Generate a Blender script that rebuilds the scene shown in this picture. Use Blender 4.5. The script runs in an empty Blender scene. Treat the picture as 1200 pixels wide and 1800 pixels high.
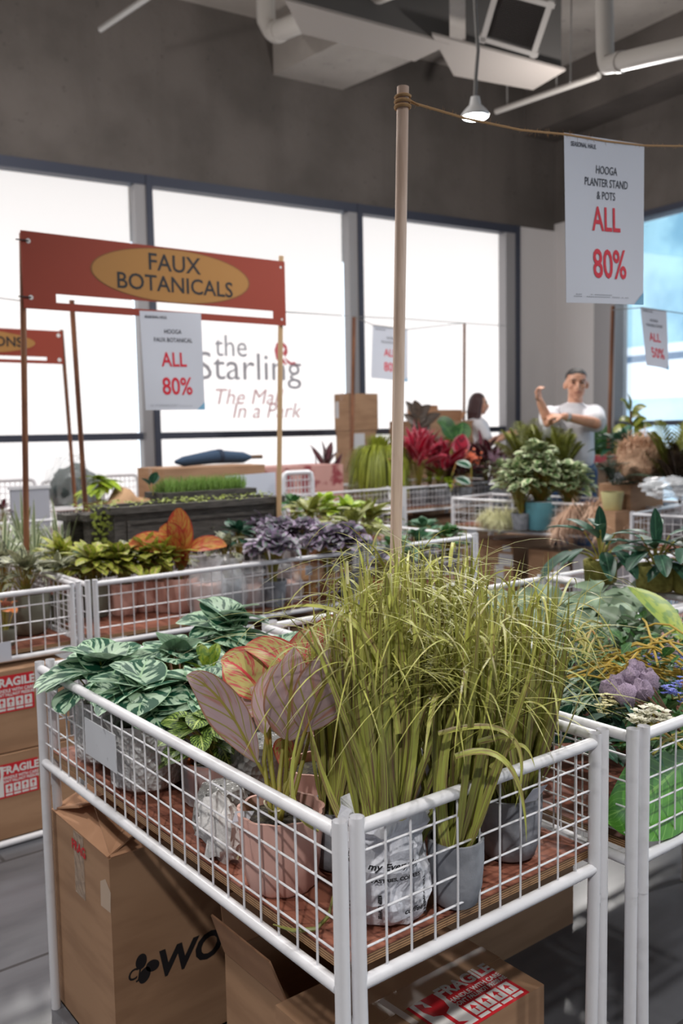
import bpy, math, random
from mathutils import Vector, Matrix, noise as mnoise
R = math.radians
scene = bpy.context.scene
C = scene.collection
random.seed(7)

def S(r, g, b):                      # sRGB 0..255 -> linear
    f = lambda c: (c/12.92 if c <= .04045 else ((c+.055)/1.055)**2.4)
    return (f(r/255), f(g/255), f(b/255), 1)

# ------------------------------------------------------------------ camera
CAMH = 1.35
FPX = 1600.0
PITCH, ROLL, YAW = R(5.11), R(-1.05), R(-37.85)
_f = Vector((0, math.cos(PITCH), -math.sin(PITCH)))
_u = Vector((0, math.sin(PITCH), math.cos(PITCH)))
_x = Vector((1, 0, 0))
_X = math.cos(ROLL)*_x + math.sin(ROLL)*_u
_U = -math.sin(ROLL)*_x + math.cos(ROLL)*_u
_rz = Matrix.Rotation(YAW, 3, 'Z')
CX, CU, CF = _rz @ _X, _rz @ _U, _rz @ _f
CO = Vector((0, 0, CAMH))
cd = bpy.data.cameras.new('camera'); cam = bpy.data.objects.new('camera', cd); C.objects.link(cam)
cam.matrix_world = Matrix(((CX.x, CU.x, -CF.x, 0), (CX.y, CU.y, -CF.y, 0), (CX.z, CU.z, -CF.z, CAMH), (0, 0, 0, 1)))
cd.sensor_fit = 'VERTICAL'; cd.sensor_height = 36.0; cd.sensor_width = 24.0
cd.lens = FPX/1800*36
cd.clip_start = .05; cd.clip_end = 200
cd.dof.use_dof = True; cd.dof.focus_distance = 1.5; cd.dof.aperture_fstop = 5.0
scene.camera = cam

def ray(px, py): return CF + CX*((px-600)/FPX) - CU*((py-900)/FPX)
def atz(px, py, z): d = ray(px, py); return CO + d*((z-CAMH)/d.z)
def aty(px, py, y): d = ray(px, py); return CO + d*(y/d.y)
def atx(px, py, x): d = ray(px, py); return CO + d*(x/d.x)
def atd(px, py, dep): return CO + ray(px, py)*dep
VIEW = Vector((CF.x, CF.y, 0)).normalized()      # horizontal view direction
SIDE = Vector((CX.x, CX.y, 0)).normalized()

# ------------------------------------------------------------------ world and exposure
w = bpy.data.worlds.new('sky'); scene.world = w; w.use_nodes = True
bg = w.node_tree.nodes['Background']; bg.inputs[0].default_value = (.80, .90, 1.0, 1); bg.inputs[1].default_value = 2.2
scene.view_settings.view_transform = 'Standard'; scene.view_settings.look = 'None'
scene.view_settings.exposure = 0.0; scene.view_settings.gamma = 1.0
scene.cycles.max_bounces = 8; scene.cycles.transparent_max_bounces = 16
scene.cycles.caustics_reflective = False; scene.cycles.caustics_refractive = False
scene.cycles.sample_clamp_indirect = 4.0
FILM_EMIT = 0.24
# hall spot lamps, plus POINT fill added to brighten upper walls and ceiling (the one in view is the pendant built further down)
LAMPZ = 3.4
for i, (x, y, p) in enumerate([(-1.1, -0.9, 330), (-0.9, 2.2, 150), (1.9, -0.5, 200), (2.4, 2.5, 150), (0.4, 4.4, 170), (4.0, 5.0, 170), (6.4, 4.6, 190), (2.2, 6.3, 130), (4.4, 0.9, 150)]):
    kind = 'POINT' if i in (4, 6, 7) else 'SPOT'; ld = bpy.data.lights.new('hall_lamp_and_fill', kind); ld.energy = p*(.95 if kind == 'POINT' else 1); ld.color = (1.0, .965, .93)
    if kind == 'SPOT': ld.spot_size = R(135); ld.spot_blend = .8
    ld.shadow_soft_size = .06
    lo = bpy.data.objects.new('hall_lamp_and_fill', ld); C.objects.link(lo); lo.location = (x, y, LAMPZ)

# ------------------------------------------------------------------ materials
MATS = {}
def newmat(name):
    m = bpy.data.materials.new(name); m.use_nodes = True
    nt = m.node_tree; bs = nt.nodes['Principled BSDF']
    return m, nt, bs
def N(nt, t, **kw):
    n = nt.nodes.new(t)
    for k, v in kw.items(): setattr(n, k, v)
    return n
def math_(nt, op, a, b=None, clamp=False):
    n = N(nt, 'ShaderNodeMath', operation=op, use_clamp=clamp)
    for i, q in enumerate((a, b)):
        if q is None: continue
        if isinstance(q, (int, float)): n.inputs[i].default_value = q
        else: nt.links.new(q, n.inputs[i])
    return n.outputs[0]
def mix_(nt, fac, a, b):
    n = N(nt, 'ShaderNodeMix', data_type='RGBA')
    for s, q in ((0, fac), (6, a), (7, b)):
        if isinstance(q, (int, float)): n.inputs[s].default_value = q
        elif isinstance(q, tuple): n.inputs[s].default_value = q
        else: nt.links.new(q, n.inputs[s])
    return n.outputs[2]
def ramp_(nt, fac, lo, hi):          # smoothstep lo..hi -> 0..1
    n = N(nt, 'ShaderNodeMapRange', interpolation_type='SMOOTHSTEP')
    nt.links.new(fac, n.inputs[0]); n.inputs[1].default_value = lo; n.inputs[2].default_value = hi
    return n.outputs[0]
def plain(name, col, rough=.6, metal=0.0, noise=None, bump=None, coat=0.0, stretch=None):
    """noise=(scale, second colour, lo, hi); bump=(scale, strength)"""
    if name in MATS: return MATS[name]
    m, nt, bs = newmat(name)
    bs.inputs['Base Color'].default_value = col; bs.inputs['Roughness'].default_value = rough
    bs.inputs['Metallic'].default_value = metal; bs.inputs['Coat Weight'].default_value = coat
    if noise or bump:
        tc = N(nt, 'ShaderNodeTexCoord'); vec = tc.outputs['Object']
        if stretch:
            mp = N(nt, 'ShaderNodeMapping'); mp.inputs['Scale'].default_value = stretch
            nt.links.new(vec, mp.inputs[0]); vec = mp.outputs[0]
    if noise:
        sc, c2, lo, hi = noise
        nz = N(nt, 'ShaderNodeTexNoise'); nz.inputs['Scale'].default_value = sc; nz.inputs['Detail'].default_value = 6
        nt.links.new(vec, nz.inputs['Vector'])
        nt.links.new(mix_(nt, ramp_(nt, nz.outputs[0], lo, hi), col, c2), bs.inputs['Base Color'])
    if bump:
        nb = N(nt, 'ShaderNodeTexNoise'); nb.inputs['Scale'].default_value = bump[0]; nb.inputs['Detail'].default_value = 5
        nt.links.new(vec, nb.inputs['Vector'])
        bp = N(nt, 'ShaderNodeBump'); bp.inputs['Strength'].default_value = bump[1]; bp.inputs['Distance'].default_value = .01
        nt.links.new(nb.outputs[0], bp.inputs['Height']); nt.links.new(bp.outputs[0], bs.inputs['Normal'])
    MATS[name] = m; return m
def leafmat(name, c1, c2=None, blotch=(6, .45, .6, 0), chev=None, mid=None, edge=None, back=None, rough=.45, streak=False, var=.25):
    """leaf surface: c1 with c2 patches; chev=(colour, frequency, slant, width); mid=(colour,width); edge=(colour,width)
    back=(colour, share) for the underside; UV x runs along the leaf and y across it."""
    if name in MATS: return MATS[name]
    m, nt, bs = newmat(name)
    uv = N(nt, 'ShaderNodeUVMap'); sp = N(nt, 'ShaderNodeSeparateXYZ'); nt.links.new(uv.outputs[0], sp.inputs[0])
    u, v = sp.outputs[0], sp.outputs[1]
    at = N(nt, 'ShaderNodeAttribute', attribute_name='rnd'); rnd = at.outputs['Fac']
    av = math_(nt, 'MULTIPLY', math_(nt, 'ABSOLUTE', math_(nt, 'SUBTRACT', v, .5)), 2.0)    # 0 midrib, 1 edge
    cmb = N(nt, 'ShaderNodeCombineXYZ')
    if streak:
        nt.links.new(math_(nt, 'MULTIPLY', u, .6), cmb.inputs[0]); nt.links.new(math_(nt, 'MULTIPLY', v, 1.3), cmb.inputs[1])
    else:
        q = math_(nt, 'SUBTRACT', u, math_(nt, 'MULTIPLY', av, blotch[3]))
        nt.links.new(math_(nt, 'MULTIPLY', q, 2.0), cmb.inputs[0]); nt.links.new(math_(nt, 'MULTIPLY', v, .8 if blotch[3] else 1.2), cmb.inputs[1])
    nt.links.new(math_(nt, 'MULTIPLY', rnd, 37.0), cmb.inputs[2])
    col = c1
    if c2 is not None:
        nz = N(nt, 'ShaderNodeTexNoise'); nz.inputs['Scale'].default_value = blotch[0]; nz.inputs['Detail'].default_value = 3
        nt.links.new(cmb.outputs[0], nz.inputs['Vector'])
        col = mix_(nt, ramp_(nt, nz.outputs[0], blotch[1], blotch[2]), c1, c2)
    if chev:
        cc, fr, sl, wd = chev
        q = math_(nt, 'MULTIPLY', math_(nt, 'SUBTRACT', u, math_(nt, 'MULTIPLY', av, sl)), fr)
        t = math_(nt, 'ABSOLUTE', math_(nt, 'SUBTRACT', math_(nt, 'FRACT', q), .5))
        col = mix_(nt, math_(nt, 'SUBTRACT', 1.0, ramp_(nt, t, wd*.6, wd)), col, cc)
    if mid: col = mix_(nt, math_(nt, 'SUBTRACT', 1.0, ramp_(nt, av, mid[1]*.6, mid[1])), col, mid[0])
    if edge: col = mix_(nt, ramp_(nt, av, 1-edge[1], 1-edge[1]*.5), col, edge[0])
    if back:
        ge = N(nt, 'ShaderNodeNewGeometry')
        col = mix_(nt, math_(nt, 'MULTIPLY', ge.outputs['Backfacing'], back[1]), col, back[0])
    hs = N(nt, 'ShaderNodeHueSaturation')
    nt.links.new(math_(nt, 'ADD', math_(nt, 'MULTIPLY', rnd, 2*var), 1-var), hs.inputs['Value'])
    if isinstance(col, tuple): hs.inputs['Color'].default_value = col
    else: nt.links.new(col, hs.inputs['Color'])
    nt.links.new(hs.outputs[0], bs.inputs['Base Color'])
    bs.inputs['Roughness'].default_value = rough
    tr = N(nt, 'ShaderNodeBsdfTranslucent'); nt.links.new(hs.outputs[0], tr.inputs[0])
    mx = N(nt, 'ShaderNodeMixShader'); mx.inputs[0].default_value = .18
    out = nt.nodes['Material Output']
    nt.links.new(bs.outputs[0], mx.inputs[1]); nt.links.new(tr.outputs[0], mx.inputs[2]); nt.links.new(mx.outputs[0], out.inputs[0])
    MATS[name] = m; return m

M_white = plain('white_enamel', S(226, 226, 230), .33, noise=(14, S(205, 205, 208), .55, .8), bump=(60, .05))
M_card = plain('cardboard', S(168, 132, 102), .85, noise=(3, S(152, 117, 89), .4, .65), stretch=(1, 1, 6))
M_cardin = plain('cardboard_inside', S(186, 142, 110), .9, noise=(5, S(172, 129, 98), .4, .6))
M_tape = plain('parcel_tape', S(160, 125, 95), .25)
M_red = plain('print_red', S(200, 28, 40), .6)
M_signred = plain('sign_red', S(205, 22, 48), .6)
M_ink = plain('print_black', S(28, 26, 30), .6)
M_navyink = plain('print_navy', S(42, 44, 58), .6)
M_paper = plain('white_paper', S(202, 205, 216), .7)
M_whiteink = plain('print_white', S(225, 222, 220), .6)
M_pole = plain('bare_timber', S(222, 198, 182), .7, noise=(10, S(196, 168, 150), .42, .62), stretch=(4, 4, .35), bump=(30, .15))
M_brownpole = plain('stained_timber', S(140, 92, 62), .6, noise=(10, S(110, 68, 46), .4, .6), stretch=(4, 4, .4))
M_palepole = plain('pale_timber', S(190, 158, 120), .6)
M_jute = plain('jute', S(176, 140, 100), .95)
M_soil = plain('potting_soil', S(58, 52, 46), .95, noise=(80, S(88, 84, 66), .5, .6), bump=(120, .8))
M_pink = plain('pink_ceramic', S(216, 172, 160), .55, noise=(9, S(204, 158, 146), .45, .65), bump=(40, .05))
M_conc = plain('concrete_pot', S(146, 149, 156), .8, noise=(22, S(116, 119, 126), .4, .65), bump=(90, .15))
M_darkpot = plain('dark_planter', S(82, 78, 74), .8, noise=(16, S(58, 55, 52), .4, .65), stretch=(1, 1, 5), bump=(30, .2))
M_terra = plain('orange_clay', S(186, 98, 62), .7, noise=(12, S(165, 84, 52), .4, .6))
M_sage = plain('sage_ceramic', S(116, 118, 104), .6)
M_turq = plain('turquoise_ceramic', S(92, 148, 160), .5)
M_cream = plain('cream_pot', S(196, 190, 138), .6)
M_olive = plain('olive_fabric', S(158, 154, 82), .9, noise=(60, S(134, 130, 66), .4, .6), bump=(200, .3))
M_tan = plain('tan_wood', S(192, 148, 110), .7, noise=(8, S(170, 125, 88), .4, .6))
M_stemg = plain('green_stem', S(150, 144, 62), .5, noise=(25, S(176, 128, 66), .5, .7))
M_steml = plain('olive_stem', S(150, 138, 66), .5)
M_dstem = plain('brown_stem', S(96, 70, 48), .7)
M_wicker = plain('wicker', S(150, 104, 70), .8, noise=(40, S(105, 70, 46), .4, .6), bump=(80, .6))
def clearwrap(name, col, alpha, sc=45, st=1.0):
    m, nt, bs = newmat(name)
    bs.inputs['Base Color'].default_value = col; bs.inputs['Roughness'].default_value = .22
    tc = N(nt, 'ShaderNodeTexCoord'); vo = N(nt, 'ShaderNodeTexVoronoi'); vo.inputs['Scale'].default_value = sc
    nt.links.new(tc.outputs['Object'], vo.inputs['Vector'])
    bp = N(nt, 'ShaderNodeBump'); bp.inputs['Strength'].default_value = st; bp.inputs['Distance'].default_value = .006
    nt.links.new(vo.outputs[0], bp.inputs['Height']); nt.links.new(bp.outputs[0], bs.inputs['Normal'])
    bs.inputs['Alpha'].default_value = alpha
    return m
M_bubble = clearwrap('bubble_wrap', S(232, 232, 232), .75, 110, 1.0)
M_thin = clearwrap('thin_clear_film', S(235, 238, 240), .16, 20, .6)
M_film = clearwrap('clear_plastic', S(225, 228, 232), .38, 30, .8)
M_thickwrap = clearwrap('grey_bubble_wrap', S(150, 150, 148), .9, 90, 1.0)
def boardmat():
    m, nt, bs = newmat('red_plywood')
    tc = N(nt, 'ShaderNodeTexCoord'); ge = N(nt, 'ShaderNodeNewGeometry')
    mp = N(nt, 'ShaderNodeMapping'); mp.inputs['Scale'].default_value = (9, 1.2, 1); nt.links.new(tc.outputs['Object'], mp.inputs[0])
    nz = N(nt, 'ShaderNodeTexNoise'); nz.inputs['Scale'].default_value = 6; nz.inputs['Detail'].default_value = 6; nz.inputs['Distortion'].default_value = .8
    nt.links.new(mp.outputs[0], nz.inputs['Vector'])
    top = mix_(nt, ramp_(nt, nz.outputs[0], .38, .62), S(154, 98, 78), S(122, 72, 57))
    sp = N(nt, 'ShaderNodeSeparateXYZ'); nt.links.new(tc.outputs['Object'], sp.inputs[0])
    ply = math_(nt, 'FRACT', math_(nt, 'MULTIPLY', sp.outputs[2], 260))
    edge = mix_(nt, ramp_(nt, ply, .4, .6), S(178, 140, 100), S(96, 66, 44))
    sn = N(nt, 'ShaderNodeSeparateXYZ'); nt.links.new(ge.outputs['True Normal'], sn.inputs[0])
    nt.links.new(mix_(nt, ramp_(nt, sn.outputs[2], .4, .6), edge, top), bs.inputs['Base Color'])
    bs.inputs['Roughness'].default_value = .6
    return m
M_board = boardmat()

# ------------------------------------------------------------------ mesh builder
class MB:
    def __init__(s): s.v = []; s.f = []; s.uv = []; s.r = []; s.mi = []; s.cur = 0; s.rnd = 0.0
    def vert(s, p, uv=(0, 0)): s.v.append(tuple(p)); s.uv.append(uv); s.r.append(s.rnd); return len(s.v)-1
    def face(s, *i): s.f.append(i); s.mi.append(s.cur)
    def box(s, lo, hi, rot=0.0, c=None):
        lo, hi = Vector(lo), Vector(hi); m = (lo+hi)/2 if c is None else Vector(c)
        b = len(s.v); rm = Matrix.Rotation(rot, 3, 'Z')
        for z in (lo.z, hi.z):
            for x, y in ((lo.x, lo.y), (hi.x, lo.y), (hi.x, hi.y), (lo.x, hi.y)):
                p = Vector((x, y, z)); p = m + rm @ (p-m) if rot else p
                s.vert(p)
        for q in ((3, 2, 1, 0), (4, 5, 6, 7), (0, 1, 5, 4), (1, 2, 6, 5), (2, 3, 7, 6), (3, 0, 4, 7)): s.face(*[b+i for i in q])
        return s
    def prism(s, pts, off):
        """polygon pts extruded by vector off"""
        off = Vector(off); b = len(s.v); n = len(pts)
        for p in pts: s.vert(p)
        for p in pts: s.vert(Vector(p)+off)
        s.face(*[b+i for i in range(n)]); s.face(*[b+n+i for i in reversed(range(n))])
        for i in range(n): j = (i+1) % n; s.face(b+j, b+i, b+n+i, b+n+j)
        return s
    def tube(s, pts, r, seg=8, cap=True, rr=None):
        pts = [Vector(p) for p in pts]; n = len(pts); rings = []
        t0 = (pts[1]-pts[0]).normalized()
        a = Vector((0, 0, 1)) if abs(t0.z) < .9 else Vector((1, 0, 0))
        side = t0.cross(a).normalized()
        for i, p in enumerate(pts):
            t = (pts[min(i+1, n-1)]-pts[max(i-1, 0)]).normalized()
            side = (side - t*side.dot(t)).normalized(); up = t.cross(side)
            ri = rr[i] if rr else r
            rings.append([s.vert(p+side*(ri*math.cos(2*math.pi*k/seg))+up*(ri*math.sin(2*math.pi*k/seg)), (i/max(1, n-1), k/seg)) for k in range(seg)])
        for i in range(n-1):
            for k in range(seg):
                k2 = (k+1) % seg; s.face(rings[i][k], rings[i][k2], rings[i+1][k2], rings[i+1][k])
        if cap: s.face(*reversed(rings[0])); s.face(*rings[-1])
        return s
    def lathe(s, prof, c=(0, 0, 0), seg=32, wob=None, capb=True, capt=False, sx=1, sy=1):
        c = Vector(c); rings = []
        for (r, z) in prof:
            ring = []
            for k in range(seg):
                a = 2*math.pi*k/seg; q = r*(1+(wob(a, z) if wob else 0))
                ring.append(s.vert(c+Vector((q*math.cos(a)*sx, q*math.sin(a)*sy, z)), (k/seg, z)))
            rings.append(ring)
        for i in range(len(rings)-1):
            for k in range(seg):
                k2 = (k+1) % seg; s.face(rings[i][k], rings[i][k2], rings[i+1][k2], rings[i+1][k])
        if capb: s.face(*reversed(rings[0]))
        if capt: s.face(*rings[-1])
        return s
    def blob(s, c, rx, ry, rz, seg=20, rings=12, amp=.1, fr=3.0, seed=0):
        c = Vector(c); rr = []
        for i in range(rings+1):
            th = math.pi*i/rings; ring = []
            for k in range(seg):
                a = 2*math.pi*k/seg; d = Vector((math.sin(th)*math.cos(a), math.sin(th)*math.sin(a), -math.cos(th)))
                q = 1+amp*mnoise.noise(d*fr+Vector((seed*3.1, seed, 0)))*2
                ring.append(s.vert(c+Vector((d.x*rx*q, d.y*ry*q, d.z*rz*q)), (k/seg, i/rings)))
            rr.append(ring)
        for i in range(rings):
            for k in range(seg):
                k2 = (k+1) % seg; s.face(rr[i][k], rr[i][k2], rr[i+1][k2], rr[i+1][k])
        return s
    def leaf(s, base, tip, W, bulge=(0, 0, 0), face=(0, 0, 1), shape='lance', cup=.25, nu=10, nv=4, wave=0.0, twist=0.0, lobe=0.0):
        """leaf blade from base to tip along a bowed line; 'face' is where its upper side looks"""
        base, tip, face = Vector(base), Vector(tip), Vector(face)
        L = (tip-base).length; ctrl = (base+tip)/2+Vector(bulge)
        s.rnd = random.random(); ph = random.random()*6
        grid = []
        for i in range(nu+1):
            t = i/nu; p = base*(1-t)**2+ctrl*(2*t*(1-t))+tip*t*t
            tg = ((ctrl-base)*(1-t)+(tip-ctrl)*t).normalized()
            sd = tg.cross(face)
            if sd.length < 1e-4: sd = tg.cross(Vector((1, 0, 0)))
            sd.normalize()
            if twist: sd = Matrix.Rotation(twist*t, 3, tg) @ sd
            nn = sd.cross(tg)
            if shape == 'lance': ww = math.sin(math.pi*min(1, (t*.96+.03))**.8)**.9
            elif shape == 'agl': ww = (math.sin(math.pi*min(1, t*.985+.01)**.82)**.8)
            elif shape == 'oval': ww = max(0, math.sin(math.pi*min(1, t*.97+.015)))**.62
            elif shape == 'heart': ww = max(0, math.sin(math.pi*(t*.80+.20)))**.62*min(1, t*6+.55)
            elif shape == 'blade': ww = min(1, .8+t*1.5)*(1-t**2.4)+.02
            elif shape == 'strap': ww = min(1, .5+t*4)*(1-t**6)+.02
            else: ww = 1
            row = []
            for j in range(nv+1):
                v = j/nv*2-1
                off = nn*(cup*abs(v)*W*ww*.5 + wave*W*math.sin(t*9+ph+v*2)*abs(v))
                row.append(s.vert(p+sd*(v*W*ww*.5)+off-tg*(lobe*L*v*v*(1-t)), (t, j/nv)))
            grid.append(row)
        for i in range(nu):
            for j in range(nv): s.face(grid[i][j], grid[i][j+1], grid[i+1][j+1], grid[i+1][j])
        return s
    def lobed(s, c, nrm, up, rad, lobes=5, seed=0):
        """maple-like leaf: a folded star outline in the plane with normal nrm"""
        c, nrm, up = Vector(c), Vector(nrm).normalized(), Vector(up); s.rnd = random.random()
        up = (up-nrm*up.dot(nrm)).normalized(); sd = up.cross(nrm)
        ci = s.vert(c, (.1, .5)); n = 36; ring = []
        for k in range(n+1):
            a = -2.65+5.3*k/n
            q = abs(math.sin((a+2.65)/5.3*lobes*math.pi))**.7*.42+.55
            q *= (1-.18*abs(a)/2.65); q += .05*math.sin(k*5.1)
            d = up*math.cos(a)+sd*math.sin(a)
            z = nrm*(rad*q*(.16*math.cos(2*lobes*(a+2.65)/5.3*math.pi)-.15*q))
            ring.append(s.vert(c+d*(rad*q)+z, (q, k/n)))
        for k in range(n): s.face(ci, ring[k], ring[k+1])
        return s
    def build(s, name, mats, parent=None, smooth=True, loc=None):
        me = bpy.data.meshes.new(name)
        o_ = Vector((0, 0, 0))
        if parent is not None and loc is None:
            p = parent
            while p is not None: o_ += p.location; p = p.parent
        if loc is not None: o_ = Vector(loc)
        me.from_pydata([(a-o_.x, b-o_.y, c-o_.z) for a, b, c in s.v], [], s.f)
        uvl = me.uv_layers.new(name='UVMap'); idx = [0]*len(me.loops); me.loops.foreach_get('vertex_index', idx)
        flat = []
        for i in idx: flat.extend(s.uv[i])
        uvl.data.foreach_set('uv', flat)
        at = me.attributes.new('rnd', 'FLOAT', 'POINT'); at.data.foreach_set('value', s.r)
        if not isinstance(mats, (list, tuple)): mats = [mats]
        for m in mats: me.materials.append(m)
        me.polygons.foreach_set('material_index', s.mi)
        me.polygons.foreach_set('use_smooth', [smooth]*len(s.f)); me.update()
        if smooth: me.set_sharp_from_angle(angle=R(48))
        o = bpy.data.objects.new(name, me); C.objects.link(o)
        if parent is not None: o.parent = parent
        if loc is not None: o.location = loc
        return o
def tag(o, label, cat, group=None, kind=None):
    if label: o['label'] = label
    if cat: o['category'] = cat
    if group: o['group'] = group
    if kind: o['kind'] = kind
    return o
def thing(name, label, cat, loc, group=None):
    o = bpy.data.objects.new(name, None); C.objects.link(o); o.location = loc; o.empty_display_size = .05
    return tag(o, label, cat, group)
def struct(o): o['kind'] = 'structure'; return o
def copy_thing(o, parent=None):
    c = o.copy(); C.objects.link(c)
    if parent is not None: c.parent = parent
    for ch in [q for q in bpy.data.objects if q.parent == o]: copy_thing(ch, c)
    return c
def textmb(body, size, bold=0.0, shear=0.0, align='CENTER', spacing=1.0, xs=1.0):
    cu = bpy.data.curves.new('txt', 'FONT'); cu.body = body; cu.size = size; cu.align_x = align; cu.align_y = 'CENTER'
    cu.offset = bold; cu.shear = shear; cu.space_character = spacing; cu.resolution_u = 3
    ob = bpy.data.objects.new('txt', cu); C.objects.link(ob)
    me = bpy.data.meshes.new_from_object(ob.evaluated_get(bpy.context.evaluated_depsgraph_get()))
    vs = [(v.co.x*xs, v.co.y) for v in me.vertices]; fs = [tuple(p.vertices) for p in me.polygons]
    bpy.data.objects.remove(ob); bpy.data.curves.remove(cu); bpy.data.meshes.remove(me)
    return vs, fs
def text_on(name, items, mat, parent, o, ex, ey, lift=.0008):
    """flat lettering: items=(text, x, y, size[, bold, shear, align, xs]) in the plane o + ex*x + ey*y"""
    o, ex, ey = Vector(o), Vector(ex).normalized(), Vector(ey).normalized(); nn = ex.cross(ey)
    mb = MB()
    for it in items:
        t, x, y, sz = it[:4]; bold = it[4] if len(it) > 4 else 0; sh = it[5] if len(it) > 5 else 0
        al = it[6] if len(it) > 6 else 'CENTER'; xs = it[7] if len(it) > 7 else 1
        vs, fs = textmb(t, sz, bold, sh, al, 1.0, xs); b = len(mb.v)
        for vx, vy in vs: mb.vert(o+ex*(x+vx)+ey*(y+vy)+nn*lift)
        for f in fs: mb.face(*[b+i for i in f])
    return mb.build(name, mat, parent, smooth=False)
def shapes_on(name, polys, mat, parent, o, ex, ey, lift=.0006):
    o, ex, ey = Vector(o), Vector(ex).normalized(), Vector(ey).normalized(); nn = ex.cross(ey); mb = MB()
    for pl in polys:
        b = len(mb.v)
        for x, y in pl: mb.vert(o+ex*x+ey*y+nn*lift)
        mb.face(*range(b, b+len(pl)))
    return mb.build(name, mat, parent, smooth=False)
def ell(cx, cy, rx, ry, n=28, rot=0):
    return [(cx+rx*math.cos(2*math.pi*i/n)*math.cos(rot)-ry*math.sin(2*math.pi*i/n)*math.sin(rot), cy+rx*math.cos(2*math.pi*i/n)*math.sin(rot)+ry*math.sin(2*math.pi*i/n)*math.cos(rot)) for i in range(n)]
def rect(x0, y0, x1, y1): return [(x0, y0), (x1, y0), (x1, y1), (x0, y1)]

# ================================================================== THE HALL
TH = R(31.87-37.85)
WD = Vector((math.cos(TH), math.sin(TH), 0))            # along the window wall, to the right
WN = Vector((-math.sin(TH), math.cos(TH), 0))           # out through the window wall
WP = atd(600, 757, 10.5); WP.z = 0
def onwall(px, py): d = ray(px, py); t = (WP-CO).dot(WN)/d.dot(WN); return CO+d*t
CORN = onwall(975, 600); CORN.z = 0                     # corner of window wall and right wall
def onright(px, py): d = ray(px, py); t = (CORN-CO).dot(WD)/d.dot(WD); return CO+d*t
def wc(p): q = Vector(p)-CORN; return q.dot(WD), q.dot(WN), p[2]       # world -> wall frame (a along, b outward, z)
def W(a, b, z): return CORN+WD*a+WN*b+Vector((0, 0, z))                # wall frame -> world
def wbox(mb, a0, a1, b0, b1, z0, z1):
    b = len(mb.v)
    for z in (z0, z1):
        for a, bb in ((a0, b0), (a1, b0), (a1, b1), (a0, b1)): mb.vert(W(a, bb, z))
    for q in ((3, 2, 1, 0), (4, 5, 6, 7), (0, 1, 5, 4), (1, 2, 6, 5), (2, 3, 7, 6), (3, 0, 4, 7)): mb.face(*[b+i for i in q])
    return mb
A_L, B_F = -15.0, -17.0                                  # extent to the left and behind the camera
CEIL = onwall(480, 40).z
HEAD = onwall(600, 356).z                                # window head
TRAN = onwall(300, 765).z                                # transom
SILL = .35
def concrete(name, c1, c2, sc=1.2):
    m, nt, bs = newmat(name)
    tc = N(nt, 'ShaderNodeTexCoord')
    nz = N(nt, 'ShaderNodeTexNoise'); nz.inputs['Scale'].default_value = sc; nz.inputs['Detail'].default_value = 8
    nt.links.new(tc.outputs['Object'], nz.inputs['Vector'])
    mp = N(nt, 'ShaderNodeMapping'); mp.inputs['Scale'].default_value = (3, 3, .25); nt.links.new(tc.outputs['Object'], mp.inputs[0])
    n2 = N(nt, 'ShaderNodeTexNoise'); n2.inputs['Scale'].default_value = 1.6; n2.inputs['Detail'].default_value = 4; nt.links.new(mp.outputs[0], n2.inputs['Vector'])
    n3 = N(nt, 'ShaderNodeTexNoise'); n3.inputs['Scale'].default_value = 14; n3.inputs['Detail'].default_value = 2; nt.links.new(tc.outputs['Object'], n3.inputs['Vector'])
    col = mix_(nt, ramp_(nt, nz.outputs[0], .35, .7), c1, c2)
    col = mix_(nt, math_(nt, 'MULTIPLY', ramp_(nt, n2.outputs[0], .5, .7), .35), col, c2)
    col = mix_(nt, math_(nt, 'MULTIPLY', ramp_(nt, n3.outputs[0], .66, .74), .4), col, S(60, 56, 54))
    nt.links.new(col, bs.inputs['Base Color']); bs.inputs['Roughness'].default_value = .85
    bp = N(nt, 'ShaderNodeBump'); bp.inputs['Strength'].default_value = .25; bp.inputs['Distance'].default_value = .02
    nt.links.new(n3.outputs[0], bp.inputs['Height']); nt.links.new(bp.outputs[0], bs.inputs['Normal'])
    return m
M_wall = concrete('raw_concrete', S(98, 91, 87), S(80, 74, 70))
M_ceil = concrete('pale_concrete', S(176, 169, 163), S(156, 149, 143))
M_panel = plain('white_plaster', S(206, 202, 202), .8)
M_alu = plain('grey_aluminium', S(152, 150, 152), .45, .2)
M_alud = plain('dark_aluminium', S(62, 66, 80), .45, .2)
M_floor, nt, bs = newmat('grey_floor_tile')
tc = N(nt, 'ShaderNodeTexCoord')
br = N(nt, 'ShaderNodeTexBrick'); br.offset = 0.5; br.inputs['Scale'].default_value = 1.0
br.inputs['Brick Width'].default_value = 1.2; br.inputs['Row Height'].default_value = .6; br.inputs['Mortar Size'].default_value = .006
br.inputs['Color1'].default_value = S(108, 109, 114); br.inputs['Color2'].default_value = S(96, 97, 102); br.inputs['Mortar'].default_value = S(70, 70, 72)
mp = N(nt, 'ShaderNodeMapping'); mp.inputs['Location'].default_value = (.35, .12, 0); nt.links.new(tc.outputs['Object'], mp.inputs[0]); nt.links.new(mp.outputs[0], br.inputs['Vector'])
nz = N(nt, 'ShaderNodeTexNoise'); nz.inputs['Scale'].default_value = 3.5; nz.inputs['Detail'].default_value = 7
mp2 = N(nt, 'ShaderNodeMapping'); mp2.inputs['Scale'].default_value = (.5, 2.2, 1); nt.links.new(tc.outputs['Object'], mp2.inputs[0]); nt.links.new(mp2.outputs[0], nz.inputs['Vector'])
nt.links.new(mix_(nt, math_(nt, 'MULTIPLY', ramp_(nt, nz.outputs[0], .35, .7), .7), br.outputs[0], S(78, 79, 84)), bs.inputs['Base Color'])
bs.inputs['Roughness'].default_value = .24

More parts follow.
